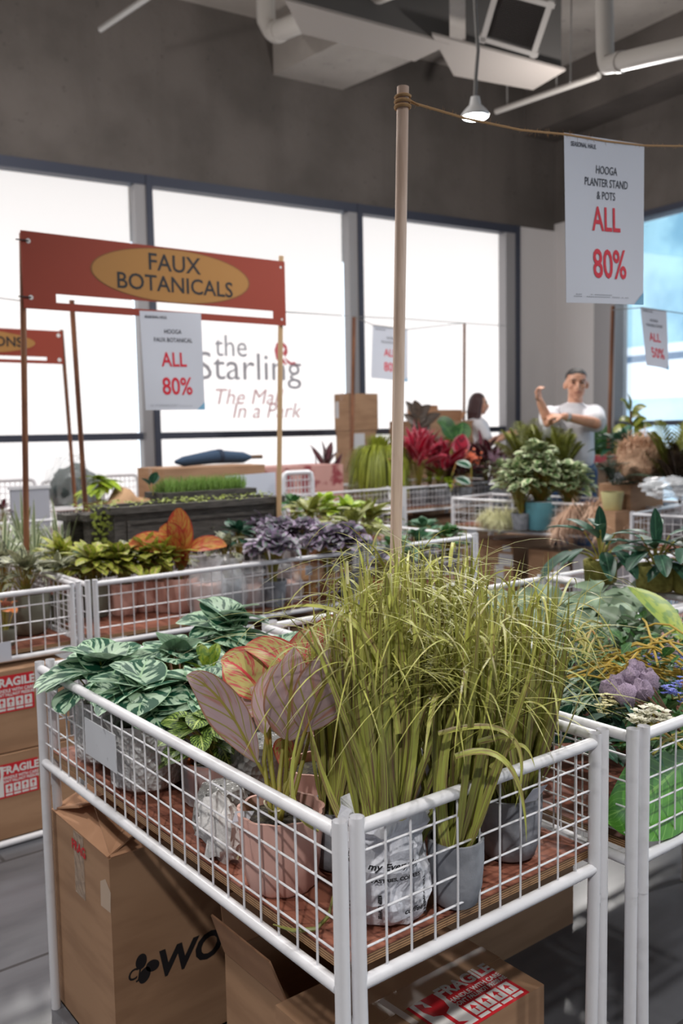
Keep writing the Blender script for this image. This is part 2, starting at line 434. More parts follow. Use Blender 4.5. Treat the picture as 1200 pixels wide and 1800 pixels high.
struct(wbox(MB(), A_L, .3, B_F, .3, -.2, 0).build('floor', M_floor, smooth=False))
struct(wbox(MB(), A_L, .3, B_F, .3, CEIL, CEIL+.3).build('ceiling', M_ceil, smooth=False))
# window wall: concrete above the windows, low upstand below, plastered pier at the corner
aR = wc(onwall(908, 600))[0]                              # right edge of the last window
mb = MB(); wbox(mb, A_L, 0.3, 0, .3, HEAD, CEIL); wbox(mb, A_L, aR, 0, .3, 0, SILL)
struct(mb.build('wall_back', M_wall, smooth=False))
struct(wbox(MB(), aR+.02, 0.3, -.02, .3, 0, HEAD-.0).build('wall_back_pier', M_panel, smooth=False))
struct(wbox(MB(), A_L-.3, A_L, B_F, .3, 0, CEIL).build('wall_left', M_panel, smooth=False))
struct(wbox(MB(), A_L, .3, B_F-.3, B_F, 0, CEIL).build('wall_front', M_panel, smooth=False))
bP = wc(onright(1046, 600))[1]                            # right pier end
HEADR = onright(1133, 372).z
mb = MB(); wbox(mb, 0, .3, B_F, 0, HEADR, CEIL); wbox(mb, 0, .3, B_F, bP, 0, SILL)
struct(mb.build('wall_right', M_wall, smooth=False))
struct(wbox(MB(), -.015, .3, bP, -.0, 0, onright(1000, 388).z).build('wall_right_pier', M_panel, smooth=False))
struct(wbox(MB(), -.012, 0, bP, 0, onright(1000, 388).z+.004, HEADR+.3).build('trim_1', M_wall, smooth=False))

# frosted film panes with frames
m, nt, bs = newmat('frosted_window_film'); M_pane = m
nt.nodes.remove(bs)
tr = N(nt, 'ShaderNodeBsdfTranslucent'); tr.inputs[0].default_value = (.97, .91, .865, 1)
em = N(nt, 'ShaderNodeEmission'); em.inputs[0].default_value = (1, .985, .98, 1); em.inputs[1].default_value = FILM_EMIT
ad = N(nt, 'ShaderNodeAddShader'); nt.links.new(tr.outputs[0], ad.inputs[0]); nt.links.new(em.outputs[0], ad.inputs[1])
nt.links.new(ad.outputs[0], nt.nodes['Material Output'].inputs[0])
mull = [wc(onwall(x, y))[0] for x, y in ((248, 560), (617, 560))]
sp = mull[1]-mull[0]
edges = [mull[0]-2*sp, mull[0]-sp, mull[0], mull[1], aR]
while edges[0] > A_L+sp: edges.insert(0, edges[0]-sp)
for i in range(len(edges)-1):
    a0, a1 = edges[i], edges[i+1]
    o = bpy.data.objects.new('window_%d' % (i+1), None); C.objects.link(o); o.location = W((a0+a1)/2, .1, SILL); struct(o)
    mb = MB(); wbox(mb, a0+.05, a1-.05, .10, .11, SILL, HEAD); mb.build('film_pane', M_pane, o, smooth=False)
    mb = MB()
    wbox(mb, a0-.03, a0+.085, -.03, .10, SILL, HEAD)
    mb.build('mullion', M_alu, o, smooth=False)
    mb = MB(); wbox(mb, a0+.085, a0+.15, -.05, .10, SILL, HEAD)
    if i == len(edges)-2: wbox(mb, a1-.06, a1+.02, -.05, .10, SILL, HEAD)
    wbox(mb, a0, a1, -.04, .10, HEAD-.10, HEAD+.0); wbox(mb, a0+.15, a1, -.03, .09, TRAN-.04, TRAN+.03); wbox(mb, a0, a1, -.03, .1, SILL, SILL+.06)
    mb.build('frame', M_alud, o, smooth=False)
struct(wbox(MB(), aR-.22, aR-.06, -.04, .1, SILL, HEAD-.1).build('trim_2', M_alu, smooth=False))
# unseen slab added outside, over the windows, to darken the upper film
struct(wbox(MB(), A_L, 2, .35, 3.4, HEAD+.06, HEAD+.4).build('trim_added_shade', M_ceil, smooth=False))
struct(wbox(MB(), A_L, 2, .35, 14, -.35, -.2).build('ground_terrace', M_floor, smooth=False))

# right-hand windows: clear glass
m, nt, bs = newmat('clear_glass'); M_glass = m; nt.nodes.remove(bs)
tp = N(nt, 'ShaderNodeBsdfTransparent'); tp.inputs[0].default_value = (.93, .96, .97, 1); gl = N(nt, 'ShaderNodeBsdfGlossy'); gl.inputs['Roughness'].default_value = .02
fr = N(nt, 'ShaderNodeFresnel'); mx = N(nt, 'ShaderNodeMixShader'); nt.links.new(fr.outputs[0], mx.inputs[0]); nt.links.new(tp.outputs[0], mx.inputs[1]); nt.links.new(gl.outputs[0], mx.inputs[2])
nt.links.new(mx.outputs[0], nt.nodes['Material Output'].inputs[0])
TR2 = onright(1140, 744).z
bb = bP
for i in range(3):
    b1, b0 = bb, bb-2.6
    o = bpy.data.objects.new('window_%d' % (20+i), None); C.objects.link(o); o.location = W(.12, (b0+b1)/2, SILL); struct(o)
    wbox(MB(), .12, .128, b0+.03, b1-.03, SILL, HEADR).build('glass_pane', M_glass, o, smooth=False)
    mb = MB(); wbox(mb, -.03, .2, b1-.34 if i == 0 else b1-.06, b1, SILL, HEADR); mb.build('mullion', M_alu, o, smooth=False)
    mb = MB(); wbox(mb, -.02, .2, b0, b1, TR2-.03, TR2+.03); wbox(mb, -.03, .2, b0, b1, HEADR-.07, HEADR); wbox(mb, -.02, .2, b0, b1, SILL, SILL+.06)
    mb.build('frame', M_alud, o, smooth=False)
    bb = b0
# building across the street, seen through the clear glass
fac = thing('office_building', 'pale blue glass office block with white floor bands outside the right window', 'building', W(16, -4, -4))
FA = 15.0
def fz(py): 
    d = ray(1165, py); t = (W(FA, 0, 0)-CO).dot(WD)/d.dot(WD); return (CO+d*t).z
M_bg1 = plain('teal_glazing', S(168, 208, 220), .25, noise=(.35, S(120, 166, 186), .45, .6)); M_bg2 = plain('white_cladding', S(238, 240, 246), .6); M_bg3 = plain('pale_blue_glazing', S(205, 225, 238), .3, noise=(.5, S(165, 205, 222), .5, .7)); M_bg4 = plain('slate_blue_strip', S(105, 132, 158), .4)
for nm, mt, y0, y1, dp in (('glazing_band', M_bg1, 606, 300, 0), ('floor_band', M_bg2, 621, 606, .25), ('blue_strip', M_bg4, 634, 621, 0), ('floor_band', M_bg2, 700, 634, .2), ('glazing_band', M_bg3, 780, 700, 0), ('floor_band', M_bg2, 830, 780, .2), ('glazing_band', M_bg3, 1100, 830, 0)):  # slate blue band between the white floor bands
    wbox(MB(), FA-dp, FA+3, -14, 12, fz(y0), fz(y1)).build(nm, mt, fac, smooth=False)
for k in range(9): wbox(MB(), FA-.1, FA, -8+k*2.1, -7.6+k*2.1, fz(606), fz(300)).build('pilaster', M_bg3, fac, smooth=False)

# ---- ceiling: beams, duct, pipes
zb = onwall(480, 132).z
A = onwall(480, 132); B = onwall(601, 162)
dA = (atz(600, 72, zb)-A).normalized(); dB = (atz(722, 107, zb)-B).normalized()
pts = [A+WN*.02, A+dA*9, B+dB*9, B+WN*.02]
for p in pts: p.z = zb
struct(MB().prism(list(reversed(pts)), (0, 0, CEIL-zb+.01)).build('ceiling_beam', M_ceil, smooth=False))
# beam along the right wall
zs = onright(1100, 203).z
e0, e1 = atz(960, 223, zs), atz(1200, 143, zs)
q0, q1 = wc(e0), wc(e1)
off = -min(q0[0], q1[0]); off = max(.2, min(1.2, off))
struct(wbox(MB(), -off, .0, B_F, .0, zs, CEIL+.01).build('ceiling_beam.001', M_wall, smooth=False))
print('beam off', q0, q1, 'CEIL', CEIL, 'HEAD', HEAD, HEADR, 'zs', zs)
M_duct = plain('galvanised_duct', S(58, 55, 53), .8, 0); M_duct_lit = plain('duct_lit_underside', S(122, 115, 110), .7)  # paler second colour paints the light on the duct's underside
M_pipe = plain('white_pvc_pipe', S(168, 163, 158), .5); M_dark = plain('louvre_black', S(58, 55, 54), .6); M_chrome = plain('steel_rod', S(150, 148, 146), .4, .6)
zd = 4.3
duct = thing('air_duct', 'boxy grey ventilation duct hung under the concrete ceiling', 'duct', atz(790, 75, zd))
p1, p2 = atz(597, 21, zd), atz(790, 73, zd); q2, q1_ = atz(832, 138, zd), atz(725, 106, zd)
dv = (p2-p1).normalized()
pl = [atz(500, -6, zd), p2, atz(728, 103, zd), atz(530, 54, zd)]
MB().prism([q-Vector((0, 0, .022)) for q in reversed(pl)], (0, 0, .02)).build('lit_underside', M_duct_lit, duct, smooth=False)
MB().prism(list(reversed(pl)), (0, 0, .75)).build('duct_run', M_duct, duct, smooth=False)
g1, g2 = atz(818, 76, zd), atz(986, 121, zd); r2, r1 = atz(936, 149, zd), atz(830, 137, zd)
MB().prism([g1, r1, r2, g2], (0, 0, .78)).build('plenum_box', M_duct, duct, smooth=False)
up = Vector((0, 0, 1))
mb = MB(); dn = (g2-g1).normalized(); fo = Vector((dn.y, -dn.x, 0))
if fo.dot(VIEW) > 0: fo = -fo
MB().prism([g1-dn*.35+fo*.03-up*.02, g2+dn*.02+fo*.03-up*.02, r2+dn*.05-fo*.05-up*.02, r1-dn*.2-up*.02], (0, 0, .02)).build('lit_underside', M_duct_lit, duct, smooth=False)
# louvred intake hood with its pale frame
gd = (g1-CO).dot(CF)-.12
c0, c1, c2, c3 = atd(846, 66, gd-.02), atd(941, 94, gd-.02), atd(972, 2, gd-.45), atd(872, -25, gd-.45)
vent = thing('air_grille', 'square louvred intake grille in a white frame on the duct', 'grille', c0)
nn = (c1-c0).cross(c3-c0).normalized()
if nn.dot(CF) > 0: nn = -nn
ex_, ey_ = (c1-c0), (c3-c0); 
MB().prism([c0, c1, c2, c3], -nn*.02).build('backing', M_dark, vent, smooth=False)
mb = MB()
for k in range(1, 30):
    t = k/30; a_ = c0+(c3-c0)*t; b_ = c1+(c2-c1)*t
    h_ = ey_.normalized()*.008
    mb.prism([a_, b_, b_+h_+nn*.012, a_+h_+nn*.012], nn*.003)
for k in range(1, 30):
    t = k/30; a_ = c0+ex_*t; b_ = c3+(c2-c3)*t; mb.tube([a_+nn*.004, b_+nn*.004], .003, 4)
mb.build('louvre', plain('louvre_grey', S(105, 100, 98), .6), vent, smooth=False)
mb = MB()
for a_, b_ in ((c0, c1), (c1, c2), (c2, c3), (c3, c0)):
    d_ = (b_-a_).normalized(); s_ = nn.cross(d_).normalized()*.035
    mb.prism([a_-d_*.02, b_+d_*.02, b_+d_*.02+s_, a_-d_*.02+s_], nn*.03); mb.prism([a_-d_*.02, b_+d_*.02, b_+d_*.02-s_*.2, a_-d_*.02-s_*.2], nn*.03)
mb.build('frame', plain('grille_frame', S(158, 154, 151), .5), vent, smooth=False)
def pipe(name, label, pts, r, mat=None, joints=()):
    o = thing(name, label, 'pipe', pts[0])
    MB().tube(pts, r, 16).build('pipe_run', mat or M_pipe, o)
    for j in joints:
        a, b = Vector(j[0]), Vector(j[1]); MB().tube([a, b], r*1.13, 16).build('coupling', mat or M_pipe, o)
    return o
d1 = 8.2
a_, b_ = atd(482, 58, d1), atd(660, -14, d1-1.6); e_ = atd(468, 50, d1+.1); u_ = (b_-a_).normalized()
pipe('drain_pipe', 'thick white drain pipe ending in an elbow below the ceiling beam', [b_+u_*1.5, a_+u_*.08, a_, a_-u_*.06+up*.03, e_+up*.06, e_+up*.6], .085, joints=[(a_+u_*.06, a_+u_*.14), (b_-u_*.6, b_-u_*.5)])
d2 = 6.0
a_, b_ = atd(1063, 115, d2), atd(1225, 78, d2-.9); t_ = atd(1061, -40, d2); v_ = (b_-a_).normalized()
pipe('service_pipe', 'white ceiling pipe bending from vertical into a long sloping run', [t_, a_+up*.09, a_+up*.03+v_*.015, a_+v_*.03+up*.0, a_+v_*.10, b_], .058, joints=[(a_+v_*.16, a_+v_*.21)])
cq = pipe('conduit', 'thin pale conduit running under the concrete beam behind the lamp', [atd(872, 196, 9.2), atd(1052, 133, 8.0)], .028)
for t_ in (.12, .62):
    p_ = atd(872, 196, 9.2).lerp(atd(1052, 133, 8.0), t_); MB().tube([p_, Vector((p_.x, p_.y, CEIL))], .006, 6).build('hanger', M_chrome, cq)
pipe('fixing_rod', 'short slanting steel rod below the ceiling near the left wall', [atd(176, 52, 7.4), atd(262, -6, 7.0)], .024, M_chrome)
pipe('hanger_rod', 'thin steel hanger rod slanting under the pale beam soffit', [atd(616, 79, 7.6), atd(676, 36, 7.4), ], .014, M_chrome)
for k, (x0, y0, x1, y1, dd, lb) in enumerate([(676, 55, 677, -10, 7.4, 'upper wire dropping from the ceiling to the hanger rod'), (1002, 145, 1004, -10, 6.6, 'long vertical wire hanging right of the louvred grille')]):
    o = tag(MB().tube([atd(x0, y0, dd), atd(x1, y1, dd)], .006, 6).build('hanger_wire', M_chrome, loc=atd(x0, y0, dd)), lb, 'wire')

# ---- pendant lamp in view
LP = atd(835, 206, 4.7)
lamp = thing('pendant_lamp', 'lit round pendant lamp hanging on a grey cable from the ceiling', 'lamp', LP)
m, nt, bs = newmat('lamp_diffuser'); bs.inputs['Emission Color'].default_value = (.93, .97, 1, 1); bs.inputs['Emission Strength'].default_value = 30; M_glow = m
MB().lathe([(0.002, -.003), (.058, -.003), (.064, .002)], LP, 28, capb=False).build('diffuser', M_glow, lamp)
MB().lathe([(.066, .0), (.072, .012), (.06, .03), (.03, .06), (.022, .10), (.004, .105)], LP, 28, capb=False).build('lamp_housing', plain('lamp_white', S(215, 215, 215), .4), lamp)
top = atd(836, -60, 4.7+.25)
MB().tube([LP+up*.10, LP+up*.2+SIDE*.004, LP+up*.33+SIDE*.016, LP+up*.45+SIDE*.008, Vector((LP.x, LP.y, LP.z+.8))-SIDE*.01, Vector((LP.x, LP.y, CEIL))], .0095, 8).build('cable', plain('grey_cable', S(110, 108, 106), .6), lamp)
ld = bpy.data.lights.new('pendant_light', 'SPOT'); ld.energy = 70; ld.color = (.93, .97, 1); ld.spot_size = R(150); ld.spot_blend = .7; ld.shadow_soft_size = .06
lo = bpy.data.objects.new('pendant_light', ld); C.objects.link(lo); lo.location = LP-up*.02; lo.parent = None

# ---- wording on the frosted film
o = WP+WN*.0
def film_at(px, py): p = onwall(px, py); return p-WN*(-.095)
dec = thing('window_lettering', 'grey mall name lettering with a small red bird on the frosted window', 'sign', film_at(440, 650))
k_ = 10.5/(1-.6217*(440-600)/1600)/1600     # metres per pixel, vertical, on the wall there
M_deci = plain('decal_grey', S(176, 174, 182), .8); M_decr = plain('decal_red', S(226, 110, 118), .8); M_decp = plain('decal_pink', S(236, 196, 198), .8)
text_on('lettering', [('the', -.12*1.0, .27, .33, .0, 0, 'CENTER', .9), ('Starling', .10, 0.05, .42, .0, 0, 'CENTER', 1.02)], M_deci, dec, film_at(432, 654), WD, up, .004)
text_on('lettering', [('The Mall', .06, -.27, .24, 0, .25, 'CENTER', 1.0), ('In a Park', .28, -.42, .24, 0, .25, 'CENTER', 1.0)], M_decp, dec, film_at(432, 654), WD, up, .004)
shapes_on('bird_mark', [[(-.10, .02), (-.07, .10), (0, .12), (.06, .07), (.07, 0), (.04, -.05), (0, -.02), (.03, .04), (-.01, .07), (-.05, .03), (-.05, -.05), (-.02, -.13), (-.08, -.08)], [(.02, -.05), (.11, -.11), (.15, -.1), (.21, -.15), (.13, -.15), (.06, -.12)], [(-.03, -.03), (.02, -.08), (.06, -.15), (-.0, -.12)]], M_decr, dec, film_at(503, 618), WD, up, .004)

# ================================================================== BASKET TABLES
ZT, ZB = .82, .60
BOARD = .627
def basket_table(label, x0, x1, y0, y1, rot=0.0, near=True, zt=ZT, zb=ZB):
    cx, cy = (x0+x1)/2, (y0+y1)/2
    o = thing('basket_table', label, 'display table', (cx, cy, 0), 'white wire basket tables')
    seg = 14 if near else 8; wr = .0018 if near else .0022; ws = 6 if near else 4
    hx, hy = (x1-x0)/2, (y1-y0)/2; g = .012
    def loc(mb, nm, mat, sm=True):
        q = mb.build(nm, mat, None, sm, loc=(0, 0, 0)); q.parent = o; return q
    def panel(a, b, inset):
        a, b = Vector(a), Vector(b); L = (b-a).length; d = (b-a).normalized(); mb = MB()
        mb.tube([a+Vector((0, 0, zt)), b+Vector((0, 0, zt))], .0098, seg)
        mb.tube([a+Vector((0, 0, zb)), b+Vector((0, 0, zb))], .0098, seg)
        n = max(3, round(L/.048)); m = 4 if near else 3
        for k in range(1, n):
            p = a+d*(L*k/n); j = random.uniform(-.0015, .0015)
            mb.tube([p+Vector((0, 0, zb)), p+d*j+Vector((0, 0, (zb+zt)/2)), p+Vector((0, 0, zt))], wr, ws, False)
        for k in range(1, m+1):
            z = zb+(zt-zb)*k/(m+.8); mb.tube([a+inset+Vector((0, 0, z)), b+inset+Vector((0, 0, z))], wr, ws, False)
        return loc(mb, 'mesh_panel', M_white)
    panel((-hx, -hy+.012, 0), (-hx, hy-.012, 0), Vector((.003, 0, 0)))
    panel((hx, -hy+.012, 0), (hx, hy-.012, 0), Vector((-.003, 0, 0)))
    panel((-hx+.03, -hy, 0), (hx-.03, -hy, 0), Vector((0, .003, 0)))
    panel((-hx+.03, hy, 0), (hx-.03, hy, 0), Vector((0, -.003, 0)))
    for sx in (-1, 1):
        for sy in (-1, 1):
            for p, q in (((sx*hx, sy*(hy-.004)), (0, 0)), ((sx*(hx-.026), sy*hy), (-sx*.012, 0))):
                mb = MB(); x, y = p; r = .0108
                mb.tube([(x+q[0], y+q[1], 0), (x, y, zb-.02), (x, y, zt+.016)], r, seg, False)
                if near:
                    mb.tube([(x, y, zt+.016), (x, y, zt-.02)], r*.86, seg, False)
                    mb.tube([(x, y, zb-.06), (x, y, zb-.045)], r*1.04, seg, False)
                else: mb.tube([(x, y, zt+.012), (x, y, zt+.016)], r, seg, True)
                loc(mb, 'leg', M_white)
    mb = MB(); mb.box((-hx+.014, -hy+.014, zb+.012), (hx-.014, hy-.014, zb+.026)); loc(mb, 'shelf_board', M_board, False)
    if not near or rot: o.rotation_euler[2] = rot
    return o
T1 = basket_table('white wire basket table nearest the camera, full of grass and red leaf plants', .705, 1.272, .92, 2.048)
p = T1.location
plate = MB(); plate.box((.699, 1.625, .696), (.701, 1.775, .772))
plate.build('price_plate', plain('plate_white', S(205, 208, 214), .35, noise=(40, S(170, 172, 178), .66, .74)), T1, False)
basket_table('white wire basket table with loose flower stems, right of the tall grass', 1.312, 2.42, .888, 1.437)
basket_table('white wire basket table of grey-green lobed leaves behind the flower stem table', 1.33, 2.50, 1.468, 2.06)
basket_table('white wire basket table under the olive fabric pots', 2.535, 3.72, 1.468, 2.06, near=False)
basket_table('white wire basket table at the left frame edge holding striped leaf plants', -.02, 1.215, 3.085, 3.762, near=False)
basket_table('white wire basket table with croton, kale and orange leaves in the middle row', 1.25, 2.487, 3.085, 3.762, near=False)
basket_table('white wire basket table with yellow-green plants at the right end of middle row', 2.528, 3.245, 3.10, 4.30, near=False)
basket_table('white wire basket table of spider plants behind the striped leaf table', .0, 1.25, 3.80, 4.47, near=False)
basket_table('white wire basket table carrying dark planters below the orange banner', 1.29, 2.60, 3.80, 4.47, near=False)
basket_table('white wire basket table at far left below the grey board', 1.0, 2.68, 5.66, 6.36, near=False)
basket_table('white wire basket table at far left under the wrapped cushions', 2.0, 3.3, 6.55, 7.15, near=False)
basket_table('white wire basket table full of lime foliage left of the timber pole', 3.45, 4.1, 4.6, 5.7, near=False)
basket_table('white wire basket table of crimson plants by the far window', 5.5, 6.98, 6.16, 7.1, near=False)
basket_table('white wire basket table with the dark burgundy plant left of the carton stack', 4.42, 5.44, 6.2, 7.08, near=False)
basket_table('white wire basket table of trailing ivy and pampas on the right', 5.02, 5.55, 3.36, 4.98, rot=R(9), near=False)
basket_table('white wire basket table at the right frame edge with wrapped goods', 4.80, 5.55, 1.75, 3.28, rot=R(9), near=False)

# ================================================================== PLANT KIT
L_grass = leafmat('olive_blade', S(176, 182, 88), S(136, 108, 86), (7, .46, .62, 0), mid=(S(180, 190, 98), .12), streak=True, var=.38, rough=.42)
L_agl = leafmat('red_spotted_leaf', S(178, 166, 100), S(186, 84, 80), (7, .46, .60, .5), mid=(S(196, 62, 66), .07), edge=(S(176, 60, 50), .16), back=(S(176, 142, 138), .5), var=.12)
L_aglb = leafmat('mauve_leaf_underside', S(184, 160, 164), S(178, 126, 112), (4, .48, .72, .5), chev=(S(158, 150, 84), 5, .42, .09), mid=(S(160, 148, 70), .085), edge=(S(166, 120, 96), .10), var=.10)
L_mon = leafmat('variegated_heart_leaf', S(184, 212, 184), S(26, 84, 62), (3.2, .45, .53, .45), mid=(S(170, 205, 165), .05), edge=(S(150, 190, 150), .06), back=(S(190, 214, 190), .6), var=.15)
L_beg = leafmat('pale_veined_leaf', S(150, 178, 84), S(50, 78, 36), (10, .47, .55, .7), chev=(S(44, 70, 34), 6.5, .55, .20), mid=(S(186, 204, 120), .1), var=.15)
L_croton = leafmat('croton_leaf', S(178, 184, 74), S(92, 120, 48), (6, .48, .6, .4), mid=(S(214, 178, 150), .08), edge=(S(196, 150, 110), .06), var=.25)
L_orange = leafmat('orange_red_leaf', S(196, 148, 70), S(190, 74, 52), (6, .42, .58, .5), mid=(S(205, 120, 70), .08), edge=(S(170, 60, 48), .12), back=(S(170, 128, 122), .7), var=.15)
L_cala = leafmat('cream_dark_leaf', S(206, 208, 170), S(46, 58, 38), (5, .45, .55, .55), chev=(S(46, 56, 40), 5.5, .5, .16), edge=(S(48, 66, 42), .1), back=(S(150, 150, 120), .6), var=.2)
L_kale = leafmat('purple_kale_leaf', S(118, 144, 126), S(160, 136, 166), (4, .44, .58, 0), edge=(S(168, 148, 176), .35), var=.2)
L_spider = leafmat('spider_plant_leaf', S(204, 212, 178), None, mid=(S(84, 110, 70), .5), var=.2)
L_lime = leafmat('lime_leaf', S(160, 180, 50), S(116, 150, 40), (4, .45, .6, 0), var=.2)
L_olive = leafmat('olive_leaf', S(148, 152, 76), S(112, 118, 58), (4, .45, .6, 0), var=.25)
L_green = leafmat('green_leaf', S(66, 112, 56), S(46, 86, 46), (4, .45, .6, 0), mid=(S(110, 150, 90), .06), var=.25)
L_dark = leafmat('dark_green_leaf', S(34, 74, 56), S(50, 96, 72), (4, .5, .65, .3), mid=(S(96, 140, 110), .05), var=.25)
L_maple = leafmat('grey_green_leaf', S(112, 136, 112), S(88, 114, 92), (3, .45, .65, 0), back=(S(140, 160, 130), .5), var=.22)
L_crim = leafmat('crimson_leaf', S(186, 30, 62), S(120, 26, 48), (4, .45, .6, .3), edge=(S(220, 140, 156), .25), var=.25)
L_burg = leafmat('burgundy_leaf', S(92, 28, 44), S(66, 36, 42), (4, .45, .6, 0), edge=(S(206, 196, 190), .16), mid=(S(196, 120, 132), .06), var=.25)
L_bronze = leafmat('bronze_leaf', S(82, 66, 54), S(58, 48, 42), (4, .45, .6, 0), var=.25)
L_var = leafmat('white_edged_leaf', S(112, 146, 88), S(80, 118, 70), (4, .45, .6, 0), edge=(S(222, 226, 188), .6), var=.2)
L_willow = leafmat('willow_leaf', S(92, 122, 86), S(70, 100, 70), (4, .45, .6, 0), var=.2)
L_fern = leafmat('fern_leaf', S(70, 112, 58), None, var=.3)
L_yell = leafmat('yellow_green_leaf', S(150, 168, 52), S(100, 134, 44), (3, .45, .6, 0), var=.15)
L_pampas = leafmat('pampas_plume', S(214, 182, 158), None, var=.14, rough=.9)
L_dried = leafmat('dried_straw', S(206, 170, 142), None, var=.25, rough=.9)
L_creamf = leafmat('cream_dried_grass', S(222, 220, 178), None, var=.12, rough=.9)
L_lav = leafmat('lavender_fluff', S(176, 158, 180), S(142, 126, 148), (20, .4, .6, 0), var=.25, rough=.9)
L_blue = leafmat('blue_petal', S(112, 122, 200), None, var=.25)
L_whitep = leafmat('white_petal', S(232, 230, 214), None, var=.08)
L_creamp = leafmat('cream_bud', S(220, 214, 168), None, var=.12)
L_big = leafmat('bright_giant_leaf', S(92, 158, 54), S(70, 134, 46), (3, .45, .65, .3), chev=(S(120, 178, 80), 14, .3, .08), mid=(S(136, 190, 90), .04), var=.05, rough=.35)

def dirv(az, el): return Vector((math.cos(az)*math.cos(el), math.sin(az)*math.cos(el), math.sin(el)))
def pot(root, kind, b, r, h, mat, soil=True, wrap=None):
    b = Vector(b); mb = MB()
    if kind == 'round':
        prof = [(r*.1, 0), (r*.62, .001), (r*.78, h*.06), (r*.92, h*.3), (r, h*.7), (r, h), (r*.9, h), (r*.88, h*.82), (r*.02, h*.8)]
    elif kind == 'rib':
        prof = [(r*.1, 0), (r*.74, .001), (r*.8, h*.05), (r*.9, h*.4), (r*.98, h*.8), (r, h), (r*.93, h), (r*.92, h*.84), (r*.02, h*.82)]
    else:
        prof = [(r*.1, 0), (r*.72, .001), (r*.76, h*.04), (r, h*.98), (r, h), (r*.92, h), (r*.9, h*.84), (r*.02, h*.82)]
    wob = (lambda a, z: .07*abs(math.sin(a*5.5+z*10))-.02) if kind == 'rib' else None
    mb.lathe(prof, b, 56 if kind == 'rib' else 28, wob)
    q = mb.build('pot', mat, root)
    if soil:
        sb = MB(); sb.lathe([(r*.9, h*.86), (r*.5, h*.90), (r*.01, h*.92)], b, 20, lambda a, z: .04*math.sin(a*5), capb=False); sb.build('soil', M_soil, root)
    if wrap:
        wb = MB(); wb.lathe([(r*.85, .002), (r*1.12, h*.1), (r*1.22, h*.5), (r*1.16, h*.95), (r*1.3, h*1.12)], b, 44, lambda a, z: .10*mnoise.noise(Vector((math.cos(a)*3, math.sin(a)*3, z*22+b.x*9))), capb=False)
        wb.build('plastic_wrap', wrap, root)
    return q
def dome(mb, c, Rr, H, n, L, Wd, shape='oval', cup=.2, els=(0, 85), droop=.25, inner=.45, nu=6, nv=2, lobe=0.0, wave=0.0, stems=None, root=None, lv=.25, sq=1.0, az=(0, 2*math.pi)):
    c = Vector(c); root = Vector(root) if root is not None else c-Vector((0, 0, H))
    for i in range(n):
        a = az[0]+((i*2.39996) % (2*math.pi))/(2*math.pi)*(az[1]-az[0])+random.uniform(-.3, .3); e = R(random.uniform(*els)); d = dirv(a, e)
        q = random.uniform(inner, 1)**.6; l = L*random.uniform(1-lv, 1+lv)
        mid = c+Vector((d.x*Rr*q, d.y*Rr*q*sq, d.z*H*q))
        out = Vector((d.x, d.y, d.z*.5-droop)).normalized()
        out = (out+Vector((random.uniform(-.3, .3), random.uniform(-.3, .3), random.uniform(-.2, .2)))).normalized()
        base = mid-out*l*.5; tip = mid+out*l*.5
        fc = (d*.4+Vector((0, 0, 1))+Vector((random.uniform(-.35, .35), random.uniform(-.35, .35), 0))).normalized()
        mb.leaf(base, tip, Wd*random.uniform(.8, 1.2), fc*(l*.15), fc, shape, cup, nu, nv, wave, lobe=lobe)
        if stems is not None:
            s0 = root+Vector((random.uniform(-.01, .01), random.uniform(-.01, .01), 0))
            stems.tube([s0, (s0+base)/2+Vector((0, 0, .25*(base-s0).length*.3)), base], .0018, 5, False)
def spikes(mb, base, n, L, Wd, spread=.9, droop=.5, shape='strap', rb=.01, seg=8, lv=.3, cup=.2):
    base = Vector(base)
    for i in range(n):
        a = i*2.39996+random.uniform(-.2, .2); e = R(90)-random.random()**.6*spread; d = dirv(a, e); l = L*random.uniform(1-lv, 1+lv)
        b = base+Vector((math.cos(a), math.sin(a), 0))*rb*random.random()
        tip = b+d*l; tip.z -= droop*l*math.cos(e)
        fc = Vector((0, 0, 1))-d*d.z
        if fc.length < .05: fc = Vector((-math.cos(a), -math.sin(a), .1))
        mb.leaf(b, tip, Wd*random.uniform(.75, 1.2), (0, 0, l*.25*math.cos(e)+.01), fc, shape, cup, seg, 2)
def frond(mb, base, tip, n, l, wd, bulge=.1):
    base, tip = Vector(base), Vector(tip); ctrl = (base+tip)/2+Vector((0, 0, bulge))
    for i in range(n):
        t = .12+.86*i/n; p = base*(1-t)**2+ctrl*2*t*(1-t)+tip*t*t; tg = ((ctrl-base)*(1-t)+(tip-ctrl)*t).normalized()
        sd = tg.cross(Vector((0, 0, 1))).normalized(); ll = l*math.sin(math.pi*(t*.85+.12))
        for s_ in (-1, 1): mb.leaf(p, p+(sd*s_*.8+tg*.6+Vector((0, 0, -.12))).normalized()*ll, wd, (0, 0, ll*.08), (0, 0, 1), 'lance', .1, 3, 1)
    mb.tube([base, base*.25+ctrl*.5+tip*.25, tip], .0025, 4, False)
def fluff(mb, p0, p1, rad, n, l, wd=.0016):
    """feathery plume: fine hairs along a line"""
    p0, p1 = Vector(p0), Vector(p1); ax = (p1-p0)
    for i in range(n):
        t = random.random(); p = p0+ax*t; r_ = rad*math.sin(math.pi*(.12+.85*t))
        d = (Vector((random.gauss(0, 1), random.gauss(0, 1), random.gauss(0, .7))).normalized()*1.0+ax.normalized()*.8).normalized()
        b = p+d*r_*random.random()*.5; e_ = b+d*l*random.uniform(.6, 1.2)+Vector((0, 0, -l*.35))
        mb.leaf(b, e_, wd, (0, 0, l*.12), (0, 0, 1), 'strap', 0, 3, 1)
def potted(name, label, cat, base, potspec, group=None):
    o = thing(name, label, cat, base, group)
    if potspec: pot(o, potspec[0], base, potspec[1], potspec[2], potspec[3], *(potspec[4:]))
    return o
